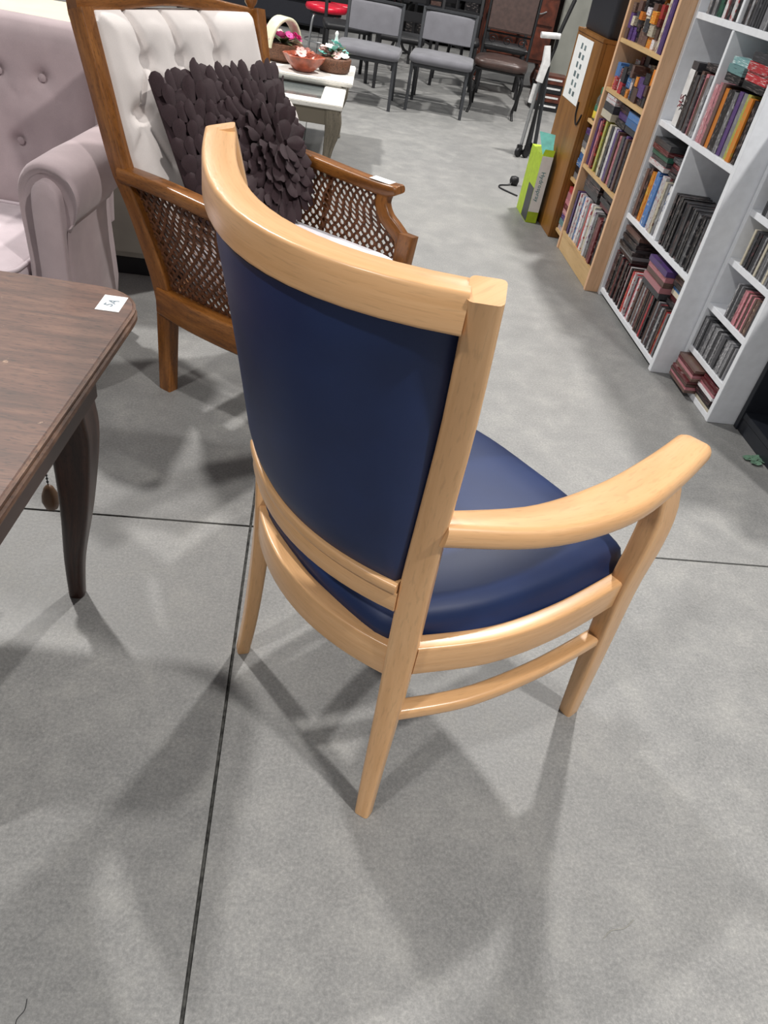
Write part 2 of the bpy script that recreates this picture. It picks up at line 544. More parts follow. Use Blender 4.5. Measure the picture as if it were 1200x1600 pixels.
# padded back: outer and inner skins between the arcs
mb = MB()
rows_o, rows_i = [], []
NZ, NV = 16, 22
for i in range(NZ + 1):
    f = i / NZ
    z = 0.574 + (0.990 - 0.574) * f
    um, ue, ve = -0.058 - 0.106 * f, -0.014 - 0.050 * f, 0.184 + 0.056 * f
    ro, ri = [], []
    for j in range(NV + 1):
        q = j / NV * 2 - 1
        uu = um + (ue - um) * q * q - 0.033 * f * (q ** 3 - q) + 0.010 * f * q
        edge = min(1, (1 - abs(q)) * 7) * min(1, f * 8) * min(1, (1 - f) * 8)
        bul = math.sin(min(1, edge) * math.pi / 2)
        ro.append((uu - 0.004 - 0.010 * bul, q * ve, z))
        ri.append((uu + 0.016 + 0.018 * bul, q * ve, z))
    rows_o.append(ro)
    rows_i.append(ri)
ring = [ro + ri[::-1] for ro, ri in zip(rows_o, rows_i)]
mb.grid(ring, True, True)
mb.build('back_pad', M['blue'], chair, 60)
# thin dark welt under the crest rail and along the posts
pa = arc(-0.164, -0.064, 0.242, 0.9875, 18, -0.033, 0.010)
tube([(a - 0.013, b, c) for a, b, c in pa], 0.0028, 6).build('welt', M['seam'], chair)
# seat cushion
out = []
for a, b in [(0.000, 0.176), (0.05, 0.192), (0.15, 0.227), (0.28, 0.247), (0.40, 0.253), (0.465, 0.254), (0.490, 0.236)]:
    out.append((a, b))
outline = [(a, -b) for a, b in out] + [(0.512, -0.12), (0.515, 0), (0.512, 0.12)] + out[::-1] + [(-0.018, 0.10), (-0.024, 0), (-0.018, -0.10)]
cen = (0.255, 0)


def closed_spl(p, n):
    q = spl(p + p[:3], n * (len(p) + 2))
    return q[n:n + n * len(p)]


ol = closed_spl(outline, 3)
rows = []
for z, ins in ((0.396, -0.012), (0.424, -0.014), (0.436, -0.007), (0.448, 0.0), (0.462, 0.004), (0.472, 0.016), (0.480, 0.04), (0.486, 0.09), (0.489, 0.15), (0.490, 0.21)):
    ring = []
    for a, b in ol:
        d = Vector((a - cen[0], b - cen[1]))
        k_ = max(0.0, min(1.0, (a - 0.04) / 0.08))          # no spread at the back, where the rail stands
        i_ = ins if ins >= 0 else ins * k_ + 0.004 * (1 - k_)
        d = d * max(0.02, 1 - i_ / 0.25)
        ring.append((cen[0] + d.x, cen[1] + d.y, z))
    rows.append(ring)
MB().grid(rows, True, True).build('seat_cushion', M['blue'], chair, 60)

# ------------------------------------------------------------------ dark brown table at the left
tb = thing('table', 'worn dark brown wooden table with rounded corners and curved legs, left edge', 'table', (-0.345, 1.395, 0), R(-4.5))
# local: x to the left is negative, far end at y = 0


def rrect(x0, x1, y0, y1, r, n=8):
    pts = []
    for cx, cy, a0 in ((x1 - r, y1 - r, 0), (x0 + r, y1 - r, 90), (x0 + r, y0 + r, 180), (x1 - r, y0 + r, 270)):
        for i in range(n + 1):
            a = R(a0 + 90 * i / n)
            pts.append((cx + r * math.cos(a), cy + r * math.sin(a)))
    return pts


def slab_mesh(loop, zs):
    """stack of (z, inset) rings of a convex loop"""
    cx = sum(p[0] for p in loop) / len(loop)
    cy = sum(p[1] for p in loop) / len(loop)
    rows = []
    for z, ins in zs:
        ring = []
        for i, (x, y) in enumerate(loop):
            a, b = Vector(loop[i - 1]), Vector(loop[(i + 1) % len(loop)])
            t = (b - a).normalized()
            ring.append((x - t.y * ins, y + t.x * ins, z))
        rows.append(ring)
    return MB().grid(rows, True, True)


TL = rrect(-0.80, 0.035, -0.98, 0.03, 0.10)
slab_mesh(TL, [(0.618, 0.006), (0.6195, 0.008), (0.6195, 0.012)]).build('table_top', M['table'], tb, 25)
slab_mesh(TL, [(0.588, 0.010), (0.590, 0.003), (0.596, 0.0), (0.604, 0.0), (0.606, 0.007), (0.609, 0.007), (0.611, 0.002), (0.6165, 0.0015), (0.618, 0.005)]).build('moulded_edge', M['table_edge'], tb, 25)
for nm, b in (('side_apron', (-0.02, -0.002, -0.83, -0.20)), ('side_apron', (-0.762, -0.744, -0.83, -0.20)), ('end_apron', (-0.744, -0.02, -0.218, -0.20)), ('end_apron', (-0.744, -0.02, -0.83, -0.812))):
    box(nm, M['table_leg'], b[0], b[1], b[2], b[3], 0.505, 0.588, tb, 0.003)
for sx, sy, lx, ly in ((1, 1, -0.046, -0.245), (-1, 1, -0.718, -0.245), (1, -1, -0.046, -0.785), (-1, -1, -0.718, -0.785)):
    lp = spl([(lx, ly, 0.588), (lx + 0.003 * sx, ly + 0.004 * sy, 0.50), (lx + 0.006 * sx, ly + 0.008 * sy, 0.43), (lx - 0.004 * sx, ly, 0.28), (lx - 0.03 * sx, ly + 0.008 * sy, 0.12), (lx - 0.040 * sx, ly + 0.012 * sy, 0.0)], 20)
    ls = spl([(0.075, 0.075), (0.078, 0.078), (0.074, 0.074), (0.056, 0.058), (0.040, 0.040), (0.033, 0.033)], 20)
    sweep(lp, ls, Vector((1, 0, 0)), 0.012).build('leg', M['table_leg'], tb)
st = tag(box('price_sticker', M['paper'], -0.022, 0.022, -0.033, 0.033, 0.6198, 0.6204, None, 0), 'square white price sticker on the far corner of the brown table', 'sticker')
st.location = (-0.3635, 1.349, 0)
st.rotation_euler = (0, 0, R(-3))
text('handwriting', '5A', 0.026, M['ink'], st, axes((0.3, 1, 0), (-1, 0.3, 0), (0, 0, 0.6206)))
CHL = 0.335
ch = thing('pull_chain', 'beaded pull chain with an oval wooden bob hanging under the brown table', 'chain', (-0.497, 1.235, 0.5875))
cm = MB()
for i in range(39):
    lathe([(0.0005, -0.0035), (0.003, 0), (0.0005, 0.0035)], 6, (0, 0, -0.004 - i * 0.0085), cm)
tube([(0, 0, 0), (0, 0, -CHL - 0.002)], 0.0012, 5, cm)
cm.build('bead_chain', M['black_metal'], ch, 60)
lathe([(0.003, 0), (0.010, -0.008), (0.0165, -0.026), (0.018, -0.042), (0.013, -0.060), (0.003, -0.068)], 14, (0, 0, -CHL)).build('bob', M['bob'], ch, 60)

for pts, m_, lb in (([(0.588, 0.462), (0.605, 0.474), (0.630, 0.478), (0.652, 0.492)], 'grey_white', 'fine white curved thread lying on the floor at lower right'),
                    ([(-0.315, 0.340), (-0.318, 0.352), (-0.311, 0.364), (-0.312, 0.378)], 'black', 'short dark hair-like thread on the floor in the lower left corner')):
    tag(tube([(x, y, 0.0012) for x, y in spl(pts, 14)], 0.00045, 5).build('thread', M[m_], None, 60), lb, 'thread')

# ------------------------------------------------------------------ pale lilac tufted armchair behind the table (front: local -y; x = 0 at the near arm)
lil = thing('armchair', 'pale lilac button-tufted armchair with rolled arms behind the brown table', 'chair', (-0.675, 1.98, 0), R(-7.5))
CX = -0.40
ARM = [(-0.070, 0.12), (-0.072, 0.40), (-0.074, 0.56), (-0.068, 0.615), (-0.045, 0.652), (-0.008, 0.670), (0.035, 0.664), (0.068, 0.640), (0.084, 0.600), (0.080, 0.556), (0.064, 0.525), (0.052, 0.510), (0.050, 0.40), (0.052, 0.12)]
arm_cs = closed_spl(ARM, 3)


def ring_at(cs, y, ins, mir=False):
    cx_, cz_ = 0.0, 0.40
    out_ = []
    for x, z in cs:
        d = Vector((x - cx_, z - cz_))
        L_ = d.length
        d = d * max(0.2, (L_ - ins) / L_) if L_ > 0 else d
        X = cx_ + d.x
        if y > 0.29 and z < 0.54 and X > 0:
            X -= 0.075 * min(1, (0.54 - z) / 0.03)
        out_.append(((2 * CX - X) if mir else X, y, cz_ + d.y))
    return out_


for mir in (False, True):
    rows = [ring_at(arm_cs, y, i, mir) for y, i in ((0.012, 0.03), (0.002, 0.018), (0.0, 0.010), (0.008, 0.003), (0.02, 0.0), (0.15, -0.002), (0.26, 0.0), (0.32, 0.0), (0.47, 0.0))]
    MB().grid(rows, True, True).build('arm', M['lilac'], lil, 70)
    tongue = closed_spl([(-0.034, 0.12), (-0.032, 0.40), (-0.032, 0.57), (-0.022, 0.612), (0.004, 0.630), (0.032, 0.612), (0.043, 0.57), (0.042, 0.40), (0.040, 0.12)], 3)
    rows = []
    for y, k_ in ((0.02, 1.0), (-0.010, 1.0), (-0.016, 0.96), (-0.019, 0.86)):
        rows.append([((2 * CX - (0.004 + (x - 0.004) * k_)) if mir else 0.004 + (x - 0.004) * k_, y, 0.38 + (z - 0.38) * (k_ if z > 0.38 else 1)) for x, z in tongue])
    MB().grid(rows, True, True).build('arm_front_panel', M['lilac'], lil, 50)


def tufted(name, mat, parent, x0, x1, z0, z1, fy, buttons, folds, corner, thick=0.09, nx=64, nz=56, puff=0.03, deep=0.02, edge=0.05):
    """quilted panel: x0..x1 by z0..z1; fy(z) = front surface; buttons and fold segments press it in; front faces -y"""
    F, B = [], []
    for i in range(nz + 1):
        q = i / nz
        fr, br = [], []
        for j in range(nx + 1):
            p = j / nx
            x, z = x0 + (x1 - x0) * p, z0 + (z1 - z0) * q
            # rounded upper corners
            dx = max(0, corner - (x - x0), corner - (x1 - x))
            zt = z1 - (corner - math.sqrt(max(0, corner * corner - dx * dx))) if dx > 0 else z1
            z = z0 + (zt - z0) * q
            e = min(x - x0, x1 - x, (zt - z) * 1.0, (z - z0) * 1.0)
            pf = puff * (1 - (1 - min(1, max(0, e / edge))) ** 2)
            d = 0
            for bx, bz in buttons:
                rr = math.hypot(x - bx, z - bz)
                d = max(d, deep * math.exp(-(rr / 0.022) ** 2) + 0.45 * deep * math.exp(-(rr / 0.06) ** 2))
            for ax, az, cx2, cz2, st in folds:
                L2 = (cx2 - ax) ** 2 + (cz2 - az) ** 2
                t_ = max(0, min(1, ((x - ax) * (cx2 - ax) + (z - az) * (cz2 - az)) / L2))
                rr = math.hypot(x - ax - t_ * (cx2 - ax), z - az - t_ * (cz2 - az))
                d = max(d, st * math.exp(-(rr / 0.008) ** 2) + 0.5 * st * math.exp(-(rr / 0.035) ** 2))
            fr.append((x, fy(z) - pf + d, z))
            br.append((x, fy(z) + thick, z))
        F.append(fr)
        B.append(br)
    return MB().grid([f + b[::-1] for f, b in zip(F, B)], True, True).build(name, mat, parent, 75)


bt = [(-0.201 - 0.128 * i, 0.750) for i in range(4)] + [(-0.137 - 0.128 * i - 0.145, 0.572) for i in range(3)]
fo = []
for bx, bz in bt:
    if bz > 0.7:
        fo += [(bx, bz, bx + 0.045, bz - 0.05, 0.006), (bx, bz, bx - 0.04, bz - 0.05, 0.005)]
    else:
        fo += [(bx, bz, bx + 0.01, bz - 0.06, 0.006)]
tufted('back_rest', M['lilac'], lil, -0.765, -0.035, 0.36, 0.888, lambda z: 0.455 + 0.13 * (z - 0.36), bt, fo, 0.09, 0.07, 72, 56, 0.03, 0.022, 0.06)
for bx, bz in bt:
    lathe([(0.002, -0.003), (0.010, -0.001), (0.011, 0.002), (0.002, 0.006)], 12).build('button', M['lilac'], lil, 60, (bx, 0.455 + 0.13 * (bz - 0.36) - 0.012, bz), (R(90), 0, 0))
# boxed side of the back
sweep([(-0.034, 0.515, 0.55), (-0.028, 0.525, 0.64), (-0.030, 0.545, 0.815)], (0.05, 0.12), Vector((1, 0, 0)), 0.024).build('back_side', M['lilac'], lil, 60)


def pad(name, mat, parent, x0, x1, y0, y1, z0, z1, r=0.03, corner=0.05, dome=0.012, n=6):
    lp_ = rrect(x0, x1, y0, y1, corner, n)
    cx_, cy_ = (x0 + x1) / 2, (y0 + y1) / 2
    h_ = z1 - z0
    zs = [(z0, r * 0.7), (z0 + r * 0.3, r * 0.2), (z0 + r, 0), (z1 - r, 0), (z1 - r * 0.3, r * 0.2), (z1, r * 0.75)]
    rows = []
    for z, ins in zs:
        rows.append([(cx_ + (x - cx_) * (1 - ins / ((x1 - x0) / 2)), cy_ + (y - cy_) * (1 - ins / ((y1 - y0) / 2)), z) for x, y in lp_])
    for k_, dz in ((0.6, 0.6), (0.3, 0.9), (0.02, 1.0)):
        rows.append([(cx_ + (x - cx_) * k_, cy_ + (y - cy_) * k_, z1 + dome * dz) for x, y in lp_])
    return MB().grid(rows, True, True).build(name, mat, parent, 60)


sc_ = pad('seat_cushion', M['lilac_pale'], lil, -0.715, -0.085, -0.075, 0.43, 0.285, 0.395, 0.025, 0.05, 0.02)
wl = [(x, y, 0.392) for x, y in rrect(-0.714, -0.086, -0.074, 0.43, 0.05, 6)]
tube(wl + [wl[0]], 0.006, 8).build('welt', M['lilac_pale'], lil, 60)
box('base', M['lilac'], -0.72, -0.08, -0.03, 0.5, 0.10, 0.283, lil, 0.01)
for x, y in ((-0.75, 0.03), (-0.02, 0.03), (-0.75, 0.46), (-0.02, 0.46)):
    sweep([(x, y, 0.118), (x, y, 0)], [(0.05, 0.05), (0.035, 0.035)], Vector((1, 0, 0)), 0.004).build('leg', M['table_leg'], lil)

# ------------------------------------------------------------------ cane-sided armchair (front: local +x, near arm at y = 0, far arm at y = 0.585)
can = thing('armchair', 'honey brown wooden armchair with woven cane sides and white tufted back', 'chair', (-0.488, 2.10, 0), math.atan2(-0.58, 0.815))
YN, YF = -0.022, 0.582
PB = spl([(0.078, 0.0), (0.086, 0.20), (0.090, 0.30), (0.080, 0.40), (0.036, 0.56), (-0.012, 0.68), (-0.058, 0.83), (-0.106, 0.985)], 24)


def splay(z):
    # the side frames lean outwards above the seat
    return 0.052 * (1 - max(0, min(1, (z - 0.30) / 0.34)))


def post_a(z):
    for (a0, z0), (a1, z1) in zip(PB, PB[1:]):
        if z0 <= z <= z1:
            return a0 + (a1 - a0) * (z - z0) / (z1 - z0)
    return PB[-1][0]


FS = spl([(0.455, 0.625), (0.452, 0.590), (0.475, 0.555), (0.515, 0.530), (0.545, 0.505), (0.555, 0.46), (0.555, 0.37)], 20)


def front_a(z):
    if z > 0.62:
        return 0.455
    for (a0, z0), (a1, z1) in zip(FS, FS[1:]):
        if z1 <= z <= z0:
            return a0 + (a1 - a0) * (z - z0) / (z1 - z0 - 1e-9)
    return FS[-1][0]


for y, sg in ((YN, -1), (YF, 1)):
    w_ = spl([(0.046, 0.038), (0.056, 0.040), (0.062, 0.040), (0.052, 0.040), (0.050, 0.040), (0.052, 0.040)], 24)
    sweep([(a, y - sg * splay(z) + (0.034 * max(0, z - 0.68) / 0.32 if sg > 0 else 0), z) for a, z in PB], w_, Vector((1, 0, 0)), 0.005).build('rear_leg', M['walnut'], can)
    ap = spl([(0.004, y, 0.640), (0.15, y, 0.640), (0.33, y, 0.632), (0.45, y, 0.630), (0.502, y, 0.640)], 18)
    sweep(ap, [(0.052, 0.036)] * 15 + [(0.054, 0.034), (0.056, 0.030), (0.058, 0.026), (0.05, 0.02)], Vector((0, 1, 0)), 0.009).build('arm', M['walnut'], can)
    sweep([(a, y - sg * splay(z), z) for a, z in FS], (0.042, 0.036), Vector((1, 0, 0)), 0.006).build('arm_support', M['walnut'], can)
    sweep([(0.565, y - sg * splay(0.5), 0.53), (0.562, y - sg * splay(0.3), 0.30), (0.555, y - sg * 0.052, 0)], [(0.050, 0.044), (0.050, 0.044), (0.034, 0.034)], Vector((1, 0, 0)), 0.006).build('front_leg', M['walnut'], can)
    ys = y - 0.052 * sg
    rp = spl([(0.080, ys, 0.305), (0.20, ys + 0.014 * sg, 0.302), (0.36, ys + 0.014 * sg, 0.300), (0.55, ys, 0.300)], 14)
    sweep(rp, (0.062, 0.082), Vector((0, 1, 0)), 0.008).build('seat_rail', M['walnut'], can)
    # openwork cane panel: a lattice with one eight-sided hole per cell
    mb = MB()
    NA, NB = 16, 10
    z0, z1 = 0.342, 0.624

    def P_(p, q, off):
        z = z0 + (z1 - z0) * q
        a0, a1 = post_a(z) + 0.022, front_a(z) - 0.012
        return (a0 + (a1 - a0) * p, y + off - sg * splay(z), z)
    for i in range(NA):
        for j in range(NB):
            cs_, cn_ = [], []
            for t_ in range(8):
                an = R(22.5 + 45 * t_)
                c_, s_ = math.cos(an), math.sin(an)
                m_ = max(abs(c_), abs(s_))
                cs_.append(((i + 0.5 + 0.5 * c_ / m_) / NA, (j + 0.5 + 0.5 * s_ / m_) / NB))
                cn_.append(((i + 0.5 + 0.285 * c_) / NA, (j + 0.5 + 0.285 * s_) / NB))
            b0 = len(mb.v)
            for off in (-0.0015, 0.0015):
                mb.v += [P_(p, q, off) for p, q in cs_] + [P_(p, q, off * 1.9) for p, q in cn_]
            for t_ in range(8):
                u_ = (t_ + 1) % 8
                mb.face((b0 + t_, b0 + u_, b0 + 8 + u_, b0 + 8 + t_))
                mb.face((b0 + 16 + u_, b0 + 16 + t_, b0 + 24 + t_, b0 + 24 + u_))
                mb.face((b0 + 8 + t_, b0 + 8 + u_, b0 + 24 + u_, b0 + 24 + t_))
    mb.build('cane_panel', M['cane'], can, 0)
    if sg > 0:
        sweep([(0.24, y - splay(0.34) + 0.012, 0.34), (0.245, y + 0.012, 0.63)], (0.016, 0.008), Vector((1, 0, 0)), 0.002).build('upright_strip', M['walnut'], can)  # thin brown upright strip just outside the far cane panel
box('front_seat_rail', M['walnut'], 0.535, 0.572, YN + 0.05, YF - 0.05, 0.262, 0.340, can, 0.004)
box('rear_seat_rail', M['walnut'], 0.075, 0.105, YN + 0.05, YF - 0.05, 0.262, 0.340, can, 0.004)
tr = spl([(-0.110, YN - 0.02, 0.988), (-0.110, 0.05, 0.996), (-0.110, 0.28, 1.010), (-0.110, 0.53, 0.980), (-0.110, YF + 0.055, 0.962)], 20)
sweep(tr, [(0.036, 0.034 + 0.016 * abs(i / 10 - 1) ** 2) for i in range(21)], Vector((1, 0, 0)), 0.006).build('top_rail', M['walnut'], can)
lathe([(0.012, 0), (0.010, 0.008), (0.018, 0.018), (0.021, 0.032), (0.016, 0.046), (0.006, 0.054)], 14).build('finial', M['walnut'], can, 60, (-0.110, 0.600, 0.985))
btn = [(0.112, 0.885), (0.235, 0.885), (0.380, 0.885), (0.045, 0.775), (0.172, 0.775), (0.305, 0.775), (0.445, 0.775)]
fo = [(x, z, x - 0.012, 0.99, 0.024) for x, z in btn[:3]]
for (x, z), (x2, z2) in ((btn[0], btn[3]), (btn[0], btn[4]), (btn[1], btn[4]), (btn[1], btn[5]), (btn[2], btn[5]), (btn[2], btn[6])):
    fo.append((x, z, x2, z2, 0.020))
fo += [(0.045, 0.775, 0.10, 0.66, 0.010), (0.045, 0.775, -0.01, 0.66, 0.010)]
tf = tufted('back_upholstery', M['cream_tuft'], can, 0, 0.565, 0.40, 0.985, lambda z: 0, btn, fo, 0.02, 0.05, 110, 84, 0.026, 0.030, 0.04)
# the panel above was laid out facing -y: turn it to face +x and rake it with the posts
for v_ in tf.data.vertices:
    x, y, z = v_.co
    # the padding swells out over the far post above the arm
    sw = max(0, 1 - ((z - 0.72) / 0.12) ** 2) * max(0, (x - 0.42) / 0.145)
    x += 0.085 * sw
    y -= 0.035 * sw
    x = 0.2825 + (x - 0.2825) * (1 - 1.15 * splay(z) / 0.2825)
    v_.co = (0.140 - 0.379 * (z - 0.42) - y, -0.004 + x, z)
tf.data.flip_normals()
pad('seat_cushion', M['white_cush'], can, 0.125, 0.590, 0.062, 0.500, 0.342, 0.480, 0.030, 0.05, 0.024)
ps = tag(box('price_sticker', M['paper'], -0.036, 0.036, -0.019, 0.019, 0, 0.0008, None, 0), 'white price sticker on the far arm end of the cane armchair', 'sticker')
ps.parent = None
mw = Matrix.Translation((-0.488, 2.10, 0)) @ Matrix.Rotation(math.atan2(-0.58, 0.815), 4, 'Z') @ Matrix.Translation((0.435, YF, 0.6500))
ps.matrix_world = mw

# ------------------------------------------------------------------ ruffled cushion
CMAT = Matrix.Translation((-0.488, 2.10, 0)) @ Matrix.Rotation(math.atan2(-0.58, 0.815), 4, 'Z')
tt = Vector((-0.456, 0, 0.890)).normalized()
cz_n = Vector((0, 1, 0)).cross(tt).normalized()
# cushion frame: x = across the chair (+y of the chair), y = up the back, z = out of the back
cmw = CMAT @ Matrix(((0, tt.x, cz_n.x, 0.122), (1, tt.y, cz_n.y, 0.288), (0, tt.z, cz_n.z, 0.695), (0, 0, 0, 1)))


def pillow(mb, hx, hy, th, n=22, wob=0.0):
    F, B = [], []
    for i in range(n + 1):
        p = i / n * 2 - 1
        f_, b_ = [], []
        for j in range(n + 1):
            q = j / n * 2 - 1
            h_ = th * (max(0, (1 - p ** 4)) * max(0, (1 - q ** 4))) ** 0.45
            pin = 1 - 0.05 * (1 - abs(p)) * 0 - 0.06 * (q * q) * (1 - p * p) * 0
            f_.append((p * hx * pin, q * hy * pin, h_ + 0.004))
            b_.append((p * hx * pin, q * hy * pin, -h_ - 0.004))
        F.append(f_)
        B.append(b_)
    mb.grid([f_ + b_[::-1] for f_, b_ in zip(F, B)], True, True)
    return mb


cu = thing('cushion', 'dark plum brown cushion covered in ruffled cloth petals on the cane armchair', 'cushion')
cu.matrix_world = cmw
HX, HY, TH = 0.238, 0.188, 0.028
pillow(MB(), HX, HY, TH).build('pillow_body', M['petal'], cu, 70)


def petal_mesh(w, l, curl, tw):
    mb = MB()
    rows = []
    for i in range(8):
        t_ = i / 7
        ww = w * (0.55 + 0.75 * t_) if t_ < 0.6 else w * math.sqrt(max(0.05, 1 - ((t_ - 0.6) / 0.42) ** 2))
        rows.append([((j / 3 - 0.5) * ww, t_ * l, 0.006 + curl * t_ * t_ + tw * (j / 3 - 0.5) * t_ + 0.006 * (1 - abs(j / 1.5 - 1) ** 2)) for j in range(4)])
    mb.grid(rows)
    me_o = mb.build('petal', M['petal'], None, 80)
    me = me_o.data
    bpy.data.objects.remove(me_o)
    return me


pms = [petal_mesh(0.046, 0.054, 0.002, 0.006), petal_mesh(0.043, 0.058, 0.005, -0.010), petal_mesh(0.050, 0.052, -0.004, 0.010), petal_mesh(0.040, 0.056, 0.008, 0.0)]
pr = random.Random(3)
RC = Vector((0.135, -0.015))
npet = 0


def pil_z(x, y):
    p, q = max(-1, min(1, x / HX)), max(-1, min(1, y / HY))
    return TH * (max(0, 1 - p ** 4) * max(0, 1 - q ** 4)) ** 0.45 + 0.004


def put_petal(x, y, dx, dy, lift=0.0, tilt=0.25):
    global npet
    if npet >= 290:
        return
    o = link('petal', pr.choice(pms), cu)
    d = Vector((dx, dy)).normalized()
    e = 0.01
    nz = Vector((-(pil_z(x + e, y) - pil_z(x - e, y)) / (2 * e), -(pil_z(x, y + e) - pil_z(x, y - e)) / (2 * e), 1))
    nz.x = max(-0.9, min(0.9, nz.x))
    nz.y = max(-0.9, min(0.9, nz.y))
    nz.normalize()
    Y = Vector((d.x, d.y, 0))
    Y = (Y - nz * Y.dot(nz)).normalized()
    Y = (Y + nz * tilt).normalized()
    X = Y.cross(nz).normalized()
    Z = X.cross(Y)
    sc = pr.uniform(0.85, 1.15)
    o.matrix_local = Matrix(((X.x * sc, Y.x * sc, Z.x * sc, x), (X.y * sc, Y.y * sc, Z.y * sc, y), (X.z * sc, Y.z * sc, Z.z * sc, pil_z(x, y) + lift), (0, 0, 0, 1)))
    npet += 1


# rosette of rings at the right, rows of upright petals elsewhere
for ri, (rad, cnt) in enumerate(((0.012, 5), (0.036, 9), (0.062, 14), (0.090, 19), (0.118, 24))):
    for k_ in range(cnt):
        an = 2 * math.pi * (k_ + pr.uniform(-0.2, 0.2)) / cnt + ri * 0.4
        x, y = RC.x + rad * math.cos(an), RC.y + rad * math.sin(an)
        if abs(x) < HX - 0.01 and -HY + 0.058 * max(0.2, -math.sin(an)) < y < HY - 0.01:
            put_petal(x, y, math.cos(an) + pr.uniform(-0.2, 0.2), math.sin(an) + pr.uniform(-0.2, 0.2), 0.005 * (4 - ri), 0.30 - 0.05 * ri)
for row in range(9):
    y = -HY + 0.024 + row * (2 * HY - 0.062) / 8.0
    for c_ in range(15):
        x = -HX + 0.014 + c_ * (2 * HX - 0.028) / 14 + pr.uniform(-0.006, 0.006) + (0.008 if row % 2 else -0.008)
        x = max(-HX + 0.008, min(HX - 0.008, x))
        d = Vector((x, y)) - RC
        if d.length < 0.135:
            continue
        w_ = max(0, min(1, 1 - (d.length - 0.13) / 0.16))
        u_ = d.normalized()
        put_petal(x, y + pr.uniform(-0.006, 0.006), u_.x * w_ + (1 - w_) * pr.uniform(-0.15, 0.1), u_.y * w_ + (1 - w_), 0.003, pr.uniform(0.03, 0.14))
# ------------------------------------------------------------------ cream cabinet behind the two armchairs
cab = thing('cabinet', 'cream painted cabinet with a dark strip along its foot behind the lilac armchair', 'cabinet', (-1.15, 2.90, 0), 0)
box('plinth', M['black'], -0.85, 0.66, 0.02, 0.45, 0, 0.075, cab, 0.002)  # black strip closing the gap between floor and carcass
box('carcass', M['grey_white'], -0.88, 0.70, 0.0, 0.47, 0.076, 0.80, cab, 0.006)
box('top_board', M['cream'], -0.92, 0.73, -0.03, 0.50, 0.801, 0.83, cab, 0.006)
for i in range(3):
    x0 = -0.86 + i * 0.52
    d_ = box('door', M['grey_white'], x0, x0 + 0.50, -0.014, -0.001, 0.10, 0.78, cab, 0.003)
    lathe([(0.005, 0), (0.005, 0.012), (0.011, 0.018), (0.003, 0.026)], 10).build('knob', M['steel'], d_, 60, (x0 + 0.46, -0.014, 0.5), (R(90), 0, 0))

# ------------------------------------------------------------------ bookcases along the right (fronts face -x; y grows to the left along them)
def bookcase(name, label, mat, shelf_mat, fx, depth, y0, y1, ztop, zs, th=0.020, side=0.022, zbot=0.0, plinth=None, dividers=(), back=None):
    """zs: heights of the shelf tops; dividers: (y, z0, z1)"""
    o = thing(name, label, 'bookcase', (fx, y0, 0), 0)
    box('side_panel', mat, 0, depth, 0, side, zbot, ztop, o, 0.0015)
    box('side_panel', mat, 0, depth, y1 - y0 - side, y1 - y0, zbot, ztop, o, 0.0015)
    box('back_panel', back or mat, depth - 0.008, depth - 0.001, side, y1 - y0 - side, zbot, ztop, o, 0)
    for z in zs:
        box('shelf', shelf_mat, 0.003, depth - 0.009, side + 0.0005, y1 - y0 - side - 0.0005, z - th, z, o, 0.0012)
    box('top_panel', mat, 0.001, depth - 0.009, side + 0.0005, y1 - y0 - side - 0.0005, ztop - th, ztop - 0.001, o, 0.0012)
    if plinth:
        box('plinth', shelf_mat, 0.006, 0.022, side + 0.0005, y1 - y0 - side - 0.0005, 0, plinth, o, 0.0012)
    for y, z0, z1 in dividers:
        box('divider', mat, 0.002, depth - 0.009, y - y0 - 0.009, y - y0 + 0.009, z0, z1, o, 0.0012)
    return o


ORD = ['first', 'second', 'third', 'fourth', 'fifth', 'sixth', 'seventh', 'eighth', 'ninth', 'tenth', 'eleventh', 'twelfth', 'thirteenth', 'fourteenth', 'fifteenth', 'sixteenth', 'seventeenth', 'eighteenth', 'nineteenth', 'twentieth', 'twenty-first', 'twenty-second', 'twenty-third', 'twenty-fourth', 'twenty-fifth']
UB = {}


def unit_box(colour):
    if colour not in UB:
        o = MB().box(-0.5, 0.5, -0.5, 0.5, -0.5, 0.5).build('unit', SP[colour], None, 0)
        UB[colour] = o.data
        bpy.data.objects.remove(o)
    return UB[colour]


def item(name, colour, x0, x1, y0, y1, z0, z1, label, cat, group, ry=0.0, rx=0.0):
    o = link(name, unit_box(colour), None, ((x0 + x1) / 2, (y0 + y1) / 2, (z0 + z1) / 2), (rx, ry, 0))
    o.scale = (x1 - x0, y1 - y0, z1 - z0)
    return tag(o, label, cat, group)


sr = random.Random(11)


def row(kind, cat, where, fx, yl, yr, z, h, t, depth, cols, dh=0.004, jitter=0.010, gap=0.0012):
    """upright cases from yl (left, far) to yr (right, near)"""
    y = yl
    i = 0
    group = 'cases on ' + where
    while i < len(cols):
        th = t * sr.uniform(0.9, 1.12)
        if y - th < yr or i >= len(ORD):
            break
        hh = h + sr.uniform(-dh, dh)
        x0 = fx + 0.006 + sr.uniform(0, jitter)
        c = cols[i]
        item(kind, c, x0, x0 + depth, y - th + gap, y, z + 0.0006, z + hh, f'{c} {kind.replace("_", " ")}, {ORD[i]} from left on {where}', cat, group)
        y -= th
        i += 1
    return y


def stack(kind, cat, where, fx, yl, yr, z, t, depth, cols, jitter=0.012):
    """cases lying flat, from the bottom up"""
    for i, c in enumerate(cols):
        a, b = sr.uniform(-jitter, jitter) * 0.5, sr.uniform(0, jitter)
        th = t * sr.uniform(0.9, 1.15)
        item(kind, c, fx + 0.004 + b, fx + 0.004 + b + depth, yr + abs(a), yl - abs(a) * 0.5, z + 0.0008, z + th, f'{c} {kind.replace("_", " ")}, {ORD[i]} up in stack, {where}', cat, 'flat stack on ' + where)
        z += th
    return z


